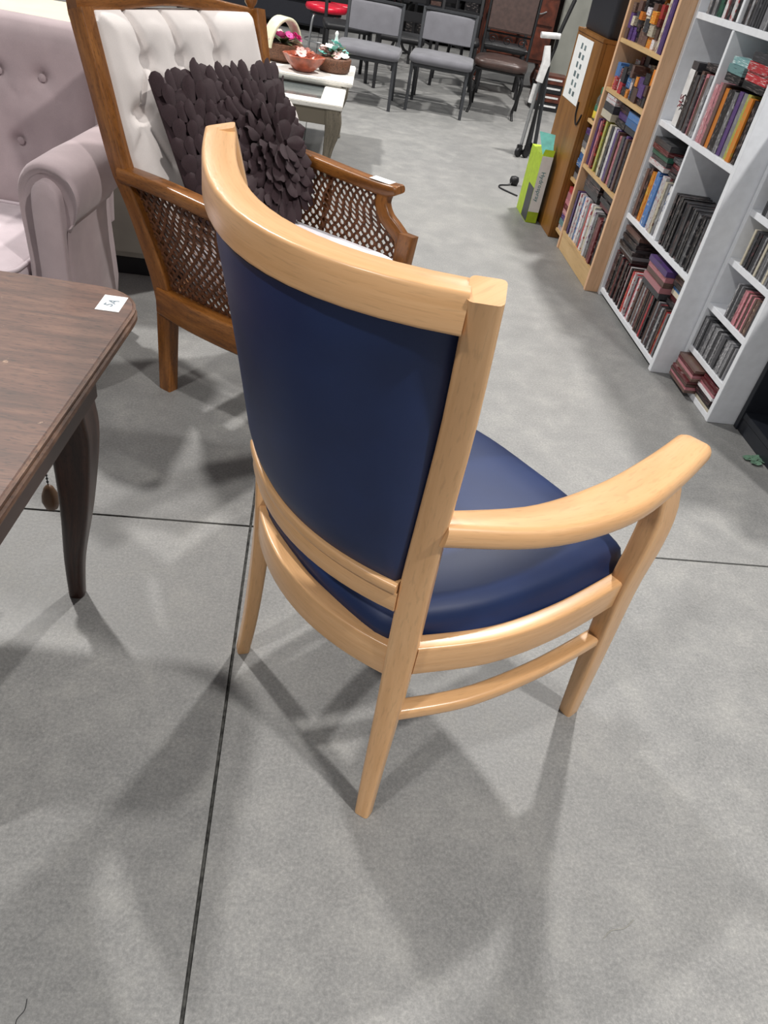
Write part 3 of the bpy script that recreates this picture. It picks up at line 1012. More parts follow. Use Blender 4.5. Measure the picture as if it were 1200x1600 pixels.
def pick(n, **w):
    ks = [k_.replace('_', ' ') for k_ in w]
    return sr.choices(ks, weights=list(w.values()), k=n)


# white two-bay bookcase
WX = 1.410
bookcase('white_bookcase', 'large white bookcase with two bays full of disc cases and books', M['white_lam'], M['white_lam'], WX, 0.30, 2.578, 3.362, 1.40, (0.040, 0.392, 0.775, 1.152), 0.022, 0.026, 0, None, ((2.985, 0.3925, 0.752), (2.985, 0.7755, 1.129), (2.985, 1.1525, 1.377)))
yy = row('disc_case', 'disc case', 'the bottom white shelf', WX, 3.330, 2.610, 0.040, 0.185, 0.0145, 0.135,
         ['dark red', 'black', 'dark red', 'black', 'dark grey', 'white', 'black', 'dark red', 'black', 'dark red', 'brown', 'black', 'dark red', 'black', 'dark red', 'white', 'black', 'brown', 'red', 'white', 'red', 'grey', 'red', 'pink', 'white'])
row('disc_case', 'disc case', 'the bottom white shelf near its right end', WX, yy - 0.002, 2.608, 0.040, 0.185, 0.0145, 0.135, ['brown', 'grey', 'brown', 'grey', 'dark red', 'pink', 'brown', 'black', 'brown', 'dark grey', 'red', 'black', 'dark grey', 'black', 'brown', 'grey', 'dark red', 'black', 'grey', 'black', 'brown', 'red', 'grey', 'black'])
stack('disc_case', 'disc case', 'the left of the bottom white shelf', WX, 3.322, 3.135, 0.2295, 0.016, 0.135, ['black', 'grey', 'black', 'dark grey', 'black', 'black', 'brown'])
stack('book', 'book', 'the right of the bottom white shelf', WX - 0.010, 2.955, 2.755, 0.2295, 0.022, 0.14, ['dark grey', 'pink', 'brown', 'pink', 'purple'])
stack('disc_case', 'disc case', 'the right end of the bottom white shelf', WX + 0.03, 2.750, 2.61, 0.2295, 0.018, 0.13, ['black', 'dark red', 'ivory', 'blue', 'black', 'brown', 'ivory'])
row('book', 'book', 'the left bay of the second white shelf', WX, 3.328, 3.00, 0.392, 0.205, 0.026, 0.15, ['grey', 'brown', 'black', 'orange', 'orange', 'blue', 'blue', 'white', 'white', 'ivory', 'grey', 'white'], 0.012)
stack('book', 'book', 'the left bay of the second white shelf', WX, 3.325, 3.14, 0.612, 0.021, 0.15, ['white', 'dark grey', 'green', 'dark red', 'dark grey'])
stack('disc_case', 'disc case', 'the middle of the second white shelf', WX + 0.02, 3.130, 3.005, 0.612, 0.017, 0.13, ['black', 'black', 'dark red', 'dark grey'])
row('disc_case', 'disc case', 'the right bay of the second white shelf', WX, 2.965, 2.61, 0.392, 0.195, 0.0155, 0.135, pick(23, black=6, dark_grey=3), 0.003)
# third shelf: the tall white box with letters on its spine, then books
wb = thing('boxed_set', 'tall white boxed set with dark red lettering on the third white shelf', 'box', (WX + 0.012, 3.215, 0.7756))
box('box_body', M['white_grip'], 0, 0.15, -0.027, 0.027, 0, 0.200, wb, 0.002)
text('lettering', 'SR', 0.046, M['redink'], wb, axes((0, 0, -1), (0, -1, 0), (-0.0006, 0.010, 0.088)))
text('lettering', 'GR', 0.046, M['blackink'], wb, axes((0, 0, -1), (0, -1, 0), (-0.0006, -0.014, 0.088)))
item('disc_case', 'dark grey', WX + 0.014, WX + 0.13, 3.185, 3.240, 0.977, 1.003, 'dark grey case lying on top of the tall white boxed set', 'disc case', None)
row('book', 'book', 'the left bay of the third white shelf', WX, 3.186, 3.00, 0.775, 0.200, 0.024, 0.15, ['black', 'dark grey', 'brown', 'dark grey', 'pink', 'brown', 'grey'], 0.010)
item('disc_case', 'black', WX + 0.03, WX + 0.15, 3.03, 3.15, 0.990, 1.012, 'black case lying on the books beside the tall white boxed set', 'disc case', None)
row('book', 'book', 'the right bay of the third white shelf', WX, 2.970, 2.612, 0.775, 0.200, 0.027, 0.15, ['pink', 'pink', 'brown', 'orange', 'black', 'black', 'grey', 'purple', 'grey', 'yellow', 'orange', 'black', 'brown'], 0.008)
stack('book', 'book', 'the right bay of the third white shelf', WX, 2.925, 2.80, 0.988, 0.024, 0.14, ['black', 'teal', 'teal'])
stack('book', 'book', 'the right end of the third white shelf', WX, 2.79, 2.635, 0.988, 0.026, 0.14, ['black', 'red', 'red', 'dark grey'])
row('book', 'book', 'the left bay of the top white shelf', WX, 3.270, 3.00, 1.152, 0.21, 0.026, 0.15, ['grey', 'dark grey', 'grey', 'green', 'green', 'white', 'dark red', 'black', 'white', 'black'], 0.01)
row('disc_case', 'disc case', 'the right bay of the top white shelf', WX, 2.970, 2.612, 1.152, 0.19, 0.016, 0.135, pick(20, black=2, white=2, grey=3, dark_grey=3))

# narrow white tower of compact discs
NX = 1.509
bookcase('white_bookcase', 'narrow white tower shelf of music discs beside the black shelf', M['white_lam'], M['white_lam'], NX, 0.24, 2.222, 2.572, 1.03, (0.022, 0.150, 0.325, 0.498, 0.668, 0.838), 0.022, 0.022)
NW = 'white tower'
stack('disc_case', 'disc case', 'left of the white tower\'s lowest shelf', NX - 0.045, 2.545, 2.385, 0.022, 0.0115, 0.125, ['brown', 'pink', 'brown', 'dark red', 'brown', 'pink', 'dark red', 'brown'])
stack('disc_case', 'disc case', 'right of the white tower\'s lowest shelf', NX - 0.010, 2.378, 2.250, 0.022, 0.0115, 0.125, ['ivory', 'dark grey', 'black', 'black', 'white', 'pink', 'dark red', 'dark red'])
row('music_disc', 'disc case', f'the second shelf of the {NW}', NX, 2.545, 2.265, 0.150, 0.124, 0.0115, 0.14, pick(25, grey=6, dark_grey=4), 0.001, 0.004)
row('music_disc', 'disc case', f'the third shelf of the {NW}', NX, 2.432, 2.245, 0.325, 0.124, 0.0115, 0.14, ['grey', 'dark grey', 'grey', 'dark grey', 'black', 'pink', 'pink', 'brown', 'pink', 'brown', 'pink', 'brown', 'brown', 'brown', 'dark grey', 'brown'], 0.001, 0.004)
row('music_disc', 'disc case', f'the fourth shelf of the {NW}', NX, 2.482, 2.245, 0.498, 0.124, 0.0115, 0.14, pick(20, grey=3, dark_grey=4, black=2, ivory=1), 0.001, 0.004)
row('music_disc', 'disc case', f'the fifth shelf of the {NW}', NX, 2.490, 2.245, 0.668, 0.124, 0.0115, 0.14, pick(21, grey=5, dark_grey=3, ivory=1), 0.001, 0.004)

# black shelf at the right edge
BX = 1.612
bookcase('black_bookcase', 'black shelf unit cut by the right edge of the picture', M['black_lam'], M['black_lam'], BX, 0.28, 1.62, 2.215, 0.80, (0.075, 0.40), 0.024, 0.024, 0, 0.05)
row('disc_case', 'disc case', 'the bottom shelf of the black unit', BX + 0.02, 2.035, 1.66, 0.075, 0.19, 0.015, 0.135, pick(20, white=2, grey=2, purple=1, dark_grey=2))

# pale birch bookcase
TX = 1.346
bookcase('birch_bookcase', 'pale birch bookcase crammed with books and small boxed goods', M['birch'], M['birch_shelf'], TX, 0.30, 3.366, 3.960, 1.27, (0.098, 0.438, 0.785, 0.985), 0.018, 0.024, 0, 0.080, (), M['honey'])
TB = 'birch bookcase'
row('book', 'book', f'the lowest shelf of the {TB}', TX, 3.925, 3.41, 0.098, 0.215, 0.026, 0.17, ['black', 'purple', 'dark grey', 'white', 'white', 'blue', 'white', 'white', 'grey', 'red', 'white', 'ivory', 'grey', 'white', 'grey', 'brown', 'dark red', 'dark red', 'black', 'red'], 0.014, 0.014)
stack('book', 'book', f'the lowest shelf of the {TB}', TX + 0.01, 3.88, 3.64, 0.330, 0.026, 0.16, ['dark grey', 'black', 'black'])
stack('book', 'book', 'right of the lowest birch shelf', TX + 0.02, 3.62, 3.45, 0.330, 0.024, 0.16, ['dark red', 'black', 'black'])
row('book', 'book', f'the second shelf of the {TB}', TX, 3.932, 3.41, 0.438, 0.215, 0.025, 0.17, ['purple', 'pink', 'pink', 'dark red', 'yellow', 'yellow', 'dark grey', 'yellow', 'ivory', 'dark grey', 'white', 'purple', 'purple', 'brown', 'pink', 'brown', 'dark grey', 'purple', 'brown', 'dark grey'], 0.012, 0.014)
stack('book', 'book', 'left of the second birch shelf', TX + 0.0, 3.90, 3.75, 0.667, 0.030, 0.15, ['ivory', 'dark grey', 'white'])
stack('book', 'book', 'middle of the second birch shelf', TX + 0.02, 3.74, 3.60, 0.667, 0.026, 0.15, ['black', 'purple', 'black'])
stack('book', 'book', 'right of the second birch shelf', TX + 0.01, 3.59, 3.43, 0.667, 0.026, 0.15, ['dark grey', 'blue', 'blue'])
# small boxed goods, two or three deep
nb = 0
for zz, where, hmax in ((0.785, 'third shelf', 0.165), (0.985, 'fourth shelf', 0.23)):
    for layer in range(2):
        y = 3.925
        k_ = 0
        while y > 3.47 - (0.0 if zz < 0.9 else -0.10):
            w_ = sr.uniform(0.030, 0.060)
            z = zz + 0.0006
            lvl = 0
            while z < zz + hmax * (0.55 + 0.35 * layer) and lvl < 4:
                hh = sr.uniform(0.028, 0.062)
                if z + hh > zz + hmax:
                    break
                x0 = TX + 0.008 + 0.085 * layer + sr.uniform(0, 0.02)
                c = sr.choice(['black', 'dark grey', 'grey', 'white', 'black', 'ivory', 'brown', 'dark grey', 'blue', 'red', 'orange', 'purple', 'black', 'dark red'])
                if layer == 0 and lvl == 2 and k_ in (3, 6):
                    c = 'orange'
                pos = 'front' if layer == 0 else 'rear'
                item('small_box', c, x0, x0 + 0.07, y - w_ + 0.002, y, z, z + hh - 0.0008, f'small {c} box, {ORD[lvl]} up, {ORD[k_]} {pos} pile, {where} of the {TB}', 'box', f'boxed goods on the {where}')
                z += hh
                lvl += 1
            y -= w_
            k_ += 1
row('book', 'book', f'the fourth birch shelf, right end', TX, 3.500, 3.392, 0.985, 0.215, 0.026, 0.15, ['ivory', 'purple', 'purple', 'dark grey'], 0.006, 0.006)

# honey wood cupboard beyond it, with narrow open shelves at its near end
cb = thing('cupboard', 'honey coloured wooden cupboard with a notice sheet, beyond the birch bookcase', 'cupboard', (1.330, 4.105, 0))
box('front_board', M['honey'], 0, 0.018, 0, 0.48, 0, 0.935, cb, 0.002)
box('side_panel', M['honey'], 0.0185, 0.30, 0, 0.018, 0, 0.935, cb, 0.002)
box('side_panel', M['honey'], 0.0185, 0.30, 0.462, 0.48, 0, 0.935, cb, 0.002)
box('top_board', M['honey'], -0.002, 0.302, 0.0, 0.482, 0.9355, 0.953, cb, 0.002)
box('back_panel', M['honey'], 0.3025, 0.312, -0.142, 0.48, 0, 0.953, cb, 0.001)
for z in (0.06, 0.33, 0.615):
    box('open_shelf', M['birch_shelf'], 0.03, 0.30, -0.141, -0.0005, z - 0.016, z, cb, 0.001)
ns = tag(box('notice_sheet', M['paper'], -0.0022, -0.001, 0.145, 0.445, 0.632, 0.922, None, 0), 'white notice sheet with rows of dark marks on the honey cupboard', 'notice')
ns.location = (1.330, 4.105, 0)
mk = MB()
for r_ in range(6):
    for c_ in range(2):
        mk.box(-0.0030, -0.0024, 0.24 + c_ * 0.065 + 0.006 * (r_ % 2), 0.275 + c_ * 0.065, 0.660 + r_ * 0.042, 0.682 + r_ * 0.042 + 0.004 * (c_ % 2))
mk.build('printed_rows', M['darkink'], ns, 0)
tube(spl([(-0.004, 0.115, 0.66), (-0.006, 0.10, 0.60), (-0.005, 0.06, 0.565), (-0.005, 0.03, 0.585), (-0.003, 0.012, 0.62)], 14), 0.004, 6).build('wire_loop', M['black'], cb, 60)
stack('book', 'book', 'lowest open shelf by the honey cupboard', 1.362, 4.098, 3.975, 0.060, 0.028, 0.15, ['white', 'teal', 'purple', 'pink', 'dark red', 'pink', 'pink', 'red'], 0.006)
stack('book', 'book', 'middle open shelf by the honey cupboard', 1.362, 4.098, 3.972, 0.330, 0.030, 0.15, ['grey', 'black', 'blue', 'blue', 'ivory', 'grey', 'dark grey', 'purple'], 0.006)
jar = thing('jar', 'clear plastic jar with green lid and yellow label beside the honey cupboard', 'jar', (1.405, 4.045, 0.6154))
lathe([(0.036, 0), (0.043, 0.005), (0.043, 0.040), (0.043, 0.100), (0.036, 0.113), (0.033, 0.120)], 20).build('jar_body', M['clear'], jar, 60)
lathe([(0.0355, 0.1205), (0.0355, 0.145), (0.031, 0.148)], 20).build('lid', M['green_lid'], jar, 40)
lathe([(0.0436, 0.012), (0.0440, 0.013), (0.0440, 0.042), (0.0436, 0.043)], 20).build('label', M['yellow'], jar, 40)
lathe([(0.0436, 0.044), (0.0440, 0.045), (0.0440, 0.066), (0.0436, 0.067)], 20).build('label_band', M['green_lid'], jar, 40)

# black bin on top of the cupboard
bn = thing('bin', 'blue black plastic bin standing on the honey cupboard', 'bin', (1.345, 4.115, 0.9535))
slab_mesh(rrect(0, 0.27, 0, 0.45, 0.03, 5), [(0, 0.012), (0.01, 0.006), (0.27, 0.0)]).build('bin_body', M['navybin'], bn, 40)
slab_mesh(rrect(-0.008, 0.278, -0.008, 0.458, 0.035, 5), [(0.27, 0.0), (0.29, 0.0), (0.292, 0.006)]).build('rim', M['black'], bn, 40)

# lime and white carton on the floor
gb = thing('carton', 'lime green and white open carton standing against the honey cupboard', 'carton', (1.240, 4.315, 0))
box('carton_body', M['lime'], 0, 0.064, 0, 0.27, 0, 0.362, gb, 0.001)
fp_ = box('white_side', M['paper'], 0.001, 0.063, -0.0012, -0.0002, 0.062, 0.361, gb, 0)
text('lettering', 'Hydrospray', 0.034, M['teal_ink'], fp_, axes((0, 0, -1), (1, 0, 0), (0.030, -0.0016, 0.20)))
box('printed_picture', M['grey_metal'], -0.0008, -0.0001, 0.001, 0.13, 0.005, 0.19, gb, 0)
fl = MB()
fl.grid([[(0, 0.002, 0.362), (0.064, 0.002, 0.362)], [(0.0, -0.004, 0.385), (0.064, -0.004, 0.385)]])
fl.grid([[(0, 0.03, 0.3635), (0, 0.13, 0.3635)], [(0.02, 0.03, 0.41), (0.02, 0.13, 0.41)]])
MB().grid([[(0.001, 0.012, 0.366), (0.063, 0.012, 0.366)], [(-0.010, 0.06, 0.412), (0.062, 0.05, 0.410)], [(-0.022, 0.105, 0.462), (0.066, 0.085, 0.458)]]).build('flap', M['teal'], gb, 20)
MB().grid([[(0.0005, 0.006, 0.3635), (0.0635, 0.006, 0.3635)], [(0.012, 0.018, 0.392), (0.070, 0.018, 0.392)]]).build('flap', M['lime'], gb, 20)
sc = MB()
for a0, r_ in ((0, 0.03), (1.3, 0.024), (2.6, 0.028), (4.2, 0.022)):
    cx_, cy_ = 0.03 * math.cos(a0), 0.02 * math.sin(a0)
    sc.grid([[(cx_ + r_ * k_ * math.cos(a0 + t_), cy_ + r_ * 0.6 * k_ * math.sin(a0 + t_), 0.001 + 0.004 * k_ + 0.004 * math.sin(3 * t_ + a0) ** 2) for t_ in [2 * math.pi * q / 10 for q in range(10)]] for k_ in (0.15, 0.6, 1.0)], True, False)
tag(sc.build('fabric_scrap', M['green_scrap'], None, 60, (1.60, 1.985, 0)), 'crumpled green scrap on the floor below the black shelf', 'scrap')

# ------------------------------------------------------------------ whitewashed coffee table with baskets behind the cane chair
CT = (0.122, 4.576)
CR = R(-3)
ct = thing('coffee_table', 'whitewashed two-tier coffee table with dark glass insets and grey legs', 'table', (CT[0], CT[1], 0), CR)
for nm, b in (('front_board', (-1.0, 0, 0, 0.125)), ('end_board', (-0.13, 0, 0.1255, 0.56)), ('end_board', (-1.0, -0.87, 0.1255, 0.56)), ('middle_board', (-0.53, -0.47, 0.1255, 0.56))):
    box(nm, M['weathered'], b[0], b[1], b[2], b[3], 0.375, 0.400, ct, 0.004)
for x0, x1 in ((-0.869, -0.531), (-0.469, -0.131)):
    box('glass_inset', M['tableglass'], x0, x1, 0.126, 0.56, 0.382, 0.390, ct, 0)
box('upper_top', M['weathered'], -1.0, 0.035, 0.50, 1.16, 0.412, 0.436, ct, 0.006)
for y in (0.52, 1.12):
    box('upper_support', M['weathered'], -0.97, -0.03, y, y + 0.02, 0.4005, 0.4115, ct, 0.001)
box('rear_board', M['weathered'], -1.0, 0, 0.561, 1.15, 0.375, 0.400, ct, 0.003)
for x0, x1, y0, y1 in ((-0.96, -0.05, 0.02, 0.04), (-0.96, -0.05, 1.10, 1.12), (-0.97, -0.95, 0.04, 1.10), (-0.05, -0.03, 0.04, 1.10)):
    box('apron', M['greywood'], x0, x1, y0, y1, 0.29, 0.3745, ct, 0.003)
for lx, ly in ((-0.055, 0.055), (-0.94, 0.055), (-0.055, 1.08), (-0.94, 1.08)):
    sx = 1 if lx > -0.5 else -1
    lp = spl([(lx, ly, 0.374), (lx + 0.012 * sx, ly, 0.28), (lx - 0.004 * sx, ly, 0.17), (lx - 0.012 * sx, ly, 0.07), (lx + 0.004 * sx, ly, 0.0)], 14)
    sweep(lp, spl([(0.085, 0.085), (0.092, 0.092), (0.06, 0.06), (0.046, 0.046), (0.06, 0.06)], 14), Vector((1, 0, 0)), 0.012).build('leg', M['greywood'], ct)


def on_table(x, y, z=0.4365):
    c, s = math.cos(CR), math.sin(CR)
    return (CT[0] + c * x - s * y, CT[1] + s * x + c * y, z)


FLOWER = {}


def flower(mat, parent, p, r, n=6):
    key = (mat.name, n)
    if key not in FLOWER:
        mb = MB()
        for i in range(n):
            a = 2 * math.pi * i / n
            ex, ey = Vector((math.cos(a), math.sin(a), 0)), Vector((-math.sin(a), math.cos(a), 0))
            mb.grid([[tuple(ex * t_ + ey * w_ * k_ + Vector((0, 0, 0.35 * t_ * t_ + 0.15))) for k_ in (-1, 0, 1)] for t_, w_ in ((0.1, 0.12), (0.55, 0.42), (0.9, 0.36), (1.0, 0.1))])
        lathe([(0.05, 0), (0.2, 0.1), (0.18, 0.28), (0.03, 0.32)], 6, (0, 0, 0.1), mb)
        o = mb.build('flower', mat, None, 60)
        FLOWER[key] = o.data
        bpy.data.objects.remove(o)
    o = link('flower', FLOWER[key], parent, p, (sr.uniform(-0.6, 0.6), sr.uniform(-0.6, 0.6), sr.uniform(0, 6)))
    o.scale = (r, r, r)


def leaf_spray(parent, c, n, r, mat):
    mb = MB()
    for i in range(n):
        a = sr.uniform(0, 6.28)
        l_ = r * sr.uniform(0.6, 1.1)
        d = Vector((math.cos(a), math.sin(a), sr.uniform(0.1, 0.9))).normalized()
        q = d.cross(Vector((0, 0, 1))).normalized()
        mb.grid([[tuple(Vector(c) + d * l_ * t_ + q * l_ * w_ * k_ + Vector((0, 0, -0.25 * l_ * t_ * t_))) for k_ in (-1, 1)] for t_, w_ in ((0.1, 0.05), (0.5, 0.16), (1.0, 0.02))])
    o = mb.build('leaf_spray', mat, parent, 60)


# pink flower basket with a broad arched ivory handle
b1 = thing('flower_basket', 'ivory arched basket of pink flowers at the left on the whitewashed table', 'basket', on_table(-0.44, 0.90), R(50))
lathe([(0.09, 0), (0.12, 0.02), (0.135, 0.07), (0.13, 0.10)], 20).build('basket_bowl', M['brown_wicker'], b1, 60)
hp = [(0.14 * math.cos(R(a)), 0, 0.06 + 0.17 * math.sin(R(a))) for a in range(5, 176, 10)]
sweep(hp, [(0.10 - 0.03 * abs(i / 8.5 - 1), 0.02) for i in range(len(hp))], Vector((0, 1, 0)), 0.008).build('handle', M['ivory'], b1)
for i in range(22):
    a, r_ = sr.uniform(0, 6.28), sr.uniform(0.02, 0.13)
    flower(M['pink'] if i % 3 else M['blush'], b1, (r_ * math.cos(a) - 0.03, r_ * math.sin(a), 0.10 + sr.uniform(0, 0.07)), sr.uniform(0.024, 0.036))
leaf_spray(b1, (0, 0, 0.09), 26, 0.15, M['leafgreen'])
b2 = thing('bowl', 'copper red glazed bowl with fluted rim in the middle of the whitewashed table', 'bowl', on_table(-0.28, 0.66), CR)
mb = MB()
rows = []
for r_, z in ((0.05, 0), (0.07, 0.012), (0.105, 0.05), (0.125, 0.085), (0.118, 0.088), (0.098, 0.055), (0.06, 0.02)):
    rows.append([((r_ + 0.010 * (z / 0.09) * math.cos(6 * t_)) * math.cos(t_), (r_ + 0.010 * (z / 0.09) * math.cos(6 * t_)) * math.sin(t_), z) for t_ in [2 * math.pi * q / 36 for q in range(36)]])
mb.grid(rows, True, True)
mb.build('bowl_body', M['terracotta'], b2, 60)
for i in range(8):
    a, r_ = sr.uniform(0, 6.28), sr.uniform(0.0, 0.07)
    flower(M['blush'] if i % 2 else M['terracotta'], b2, (r_ * math.cos(a), r_ * math.sin(a), 0.055 + sr.uniform(0, 0.05)), sr.uniform(0.026, 0.04))
b3 = thing('flower_basket', 'brown wicker basket of pale blush and white blossoms, right end of the whitewashed table', 'basket', on_table(-0.10, 0.82), CR)
lathe([(0.085, 0), (0.10, 0.01), (0.108, 0.075), (0.102, 0.08)], 20).build('basket_bowl', M['brown_wicker'], b3, 60)
for i in range(26):
    a, r_ = sr.uniform(0, 6.28), sr.uniform(0.0, 0.10)
    flower((M['blush'], M['paper'], M['teal'])[i % 3], b3, (r_ * math.cos(a), r_ * math.sin(a), 0.085 + sr.uniform(0, 0.07) * (1 - r_ / 0.13)), sr.uniform(0.022, 0.034))
lathe([(0.012, 0.13), (0.014, 0.16), (0.007, 0.19), (0.012, 0.205), (0.003, 0.218)], 10, (0.0, 0.02, 0)).build('figurine', M['paper'], b3, 60)
leaf_spray(b3, (0, 0, 0.09), 18, 0.12, M['leafgreen'])

# ------------------------------------------------------------------ two grey upholstered chairs
g1 = thing('side_chair', 'grey upholstered metal chair, left of the grey pair in the distance', 'chair', (0.325, 6.80, 0), R(-8), 'grey pair of side chairs')


def grey_chair(t):
    # front: local -y, origin under the middle of the seat front
    pad('seat', M['grey_fab'], t, -0.265, 0.265, -0.02, 0.44, 0.355, 0.415, 0.025, 0.06, 0.02)
    box('seat_frame', M['grey_metal'], -0.24, 0.24, 0.02, 0.42, 0.325, 0.3545, t, 0.004)
    for sx in (-1, 1):
        sweep([(0.232 * sx, 0.03, 0.355), (0.236 * sx, 0.01, 0)], (0.026, 0.026), Vector((1, 0, 0)), 0.004).build('front_leg', M['grey_metal'], t)
        sweep(spl([(0.225 * sx, 0.50, 0), (0.225 * sx, 0.43, 0.30), (0.225 * sx, 0.45, 0.45), (0.225 * sx, 0.50, 0.708)], 12), (0.026, 0.030), Vector((1, 0, 0)), 0.004).build('rear_leg', M['grey_metal'], t)
        lathe([(0.006, 0), (0.008, 0.003), (0.002, 0.005)], 8).build('bolt', M['steel'], t, 60, (0.225 * sx, 0.455, 0.52), (R(90), 0, 0))
    MB().grid([[(x, y0 + 0.02 - 0.02 * (1 - abs(x / 0.21) ** 3), z) for x in [-0.21 + 0.42 * q / 10 for q in range(11)]] + [(x, y0 + 0.055, z) for x in [0.21 - 0.42 * q / 10 for q in range(11)]]
               for z, y0 in ((0.478, 0.440), (0.485, 0.428), (0.50, 0.430), (0.62, 0.452), (0.668, 0.464), (0.682, 0.470), (0.687, 0.485))], True, True).build('back_pad', M['grey_fab'], t, 60)
    box('top_bar', M['grey_metal'], -0.22, 0.22, 0.475, 0.51, 0.689, 0.709, t, 0.004)


grey_chair(g1)
g2 = copy_tree(g1)
g2.location = (0.945, 6.90, 0)
g2.rotation_euler = (0, 0, R(-10))
g2['label'] = 'grey upholstered metal chair, right of the grey pair, next to the brown leather chair'

# ------------------------------------------------------------------ brown leather chair on curled iron legs
lc = thing('dining_chair', 'dark brown leather chair with scrolled iron back and curved black iron legs', 'chair', (1.50, 7.22, 0), R(-14))
pad('seat', M['leather'], lc, -0.235, 0.235, -0.02, 0.44, 0.36, 0.425, 0.025, 0.10, 0.03)
box('seat_frame', M['black_metal'], -0.22, 0.22, 0.0, 0.42, 0.342, 0.3595, lc, 0.004)
for sx in (-1, 1):
    tube(spl([(0.20 * sx, 0.02, 0.345), (0.225 * sx, 0.0, 0.27), (0.205 * sx, 0.02, 0.14), (0.19 * sx, 0.03, 0.06), (0.205 * sx, 0.0, 0.0)], 14), 0.012, 8).build('front_leg', M['black_metal'], lc, 60)
    tube(spl([(0.16 * sx, 0.02, 0.345), (0.19 * sx, 0.08, 0.25), (0.20 * sx, 0.03, 0.12)], 10), 0.007, 6).build('leg_brace', M['black_metal'], lc, 60)
    tube(spl([(0.21 * sx, 0.52, 0), (0.21 * sx, 0.44, 0.30), (0.21 * sx, 0.46, 0.45), (0.215 * sx, 0.56, 1.02)], 12), 0.013, 8).build('rear_leg', M['black_metal'], lc, 60)
    tube([(0.20 * sx, 0.03, 0.16), (0.205 * sx, 0.46, 0.16)], 0.007, 6).build('stretcher', M['black_metal'], lc, 60)
MB().grid([[(x, y0, z) for x in (-0.20, -0.10, 0, 0.10, 0.20)] + [(x, y0 + 0.045, z) for x in (0.20, 0.10, 0, -0.10, -0.20)] for z, y0 in ((0.605, 0.470), (0.612, 0.462), (0.80, 0.495), (1.0, 0.530), (1.01, 0.545))], True, True).build('back_pad', M['leather'], lc, 40, bevel=0.006)
for z, y in ((0.585, 0.488), (0.485, 0.468)):
    tube([(-0.21, y, z), (0.21, y, z)], 0.008, 6).build('back_bar', M['black_metal'], lc, 60)
for x0 in (-0.135, 0.0, 0.135):
    pts = [(x0 + 0.045 * (1 - q / 16) * math.cos(q * 0.75), 0.478, 0.535 + 0.042 * (1 - q / 16) * math.sin(q * 0.75)) for q in range(14)]
    tube(pts, 0.005, 6).build('scroll', M['black_metal'], lc, 60)

# ------------------------------------------------------------------ folded walking frame, its cord, crates, grey locker
wk = thing('walking_frame', 'folded grey tubular walking frame with white grips and black castors', 'walking frame', (1.53, 5.90, 0), 0)
for x0, x1, yy_, m_, r_ in ((-0.02, 0.005, 0.0, 'steel', 0.013), (0.015, 0.035, -0.03, 'black_metal', 0.011), (0.105, 0.045, 0.06, 'grey_metal', 0.015), (0.075, 0.03, 0.11, 'grey_metal', 0.013)):
    tube([(x0, yy_, 0.05), (x1, yy_ * 0.5, 0.60)], r_, 8).build('leg', M[m_], wk, 60)
sweep([(0.0, 0.0, 0.50), (0.015, 0.0, 0.62), (0.0, 0.01, 0.72)], [(0.05, 0.05), (0.055, 0.055), (0.04, 0.04)], Vector((1, 0, 0)), 0.012).build('white_grip', M['white_grip'], wk)
sweep([(-0.02, 0.02, 0.36), (-0.01, 0.02, 0.48)], (0.04, 0.04), Vector((1, 0, 0)), 0.01).build('white_sleeve', M['white_grip'], wk)
sweep([(-0.06, 0.02, 0.775), (0.07, 0.02, 0.785)], (0.05, 0.035), Vector((0, 1, 0)), 0.012).build('white_grip', M['white_grip'], wk)
tube(spl([(0.03, 0.0, 0.60), (0.06, 0.02, 0.72), (0.06, 0.02, 0.775)], 8), 0.011, 8).build('handle_tube', M['black_metal'], wk, 60)
tube(spl([(0.06, 0.02, 0.785), (0.08, 0.03, 0.86), (0.12, 0.05, 1.0)], 8), 0.014, 8).build('handle_tube', M['black_metal'], wk, 60)
for x, y in ((-0.03, -0.02), (0.03, -0.01), (0.105, 0.06), (0.075, 0.115)):
    lathe([(0.010, -0.014), (0.034, -0.012), (0.036, 0), (0.034, 0.012), (0.010, 0.014)], 14).build('castor', M['black'], wk, 50, (x, y, 0.036), (R(90), 0, R(40)))
    box('castor_fork', M['black_metal'], x - 0.02, x + 0.02, y - 0.017, y + 0.017, 0.05, 0.085, wk, 0.004)
cdw = thing('cable', 'thin black cable with a round plug looped on the floor by the lime carton', 'cable', (1.26, 4.95, 0))
tube(spl([(0.045, 0.12, 0.03), (0.02, 0.10, 0.006), (-0.05, 0.06, 0.005), (-0.06, 0.0, 0.005), (-0.01, -0.08, 0.005), (0.03, -0.13, 0.005)], 26), 0.005, 6).build('cord', M['black'], cdw, 60)
lathe([(0.008, 0), (0.026, 0.006), (0.032, 0.028), (0.026, 0.05), (0.008, 0.056)], 14, (0.055, 0.13, 0)).build('plug', M['black'], cdw, 60)

for i in range(4):
    z = 0.075 * i
    t_ = thing('crate', f'brown slatted crate with pale handle strip, {ORD[i]} from the floor in the far stack', 'crate', (2.19, 8.05, z + 0.0006 * i), R(-6), 'crates by the grey locker')
    box('crate_body', M['redwood'] if i % 2 else M['black'], -0.15, 0.15, -0.12, 0.12, 0, 0.072, t_, 0.004)
    box('handle_strip', M['white_grip'], -0.09, 0.10, -0.124, -0.121, 0.036, 0.052, t_, 0)
lk = thing('locker', 'tall grey white locker far behind the walking frame', 'locker', (2.50, 9.05, 0), R(-4))
box('carcass', M['locker'], -0.09, 0.40, 0, 0.45, 0.04, 1.7, lk, 0.004)
d_ = box('door', M['locker'], -0.085, 0.395, -0.018, -0.001, 0.06, 1.68, lk, 0.003)
box('handle', M['steel'], 0.33, 0.345, -0.035, -0.019, 0.8, 0.95, d_, 0.002)
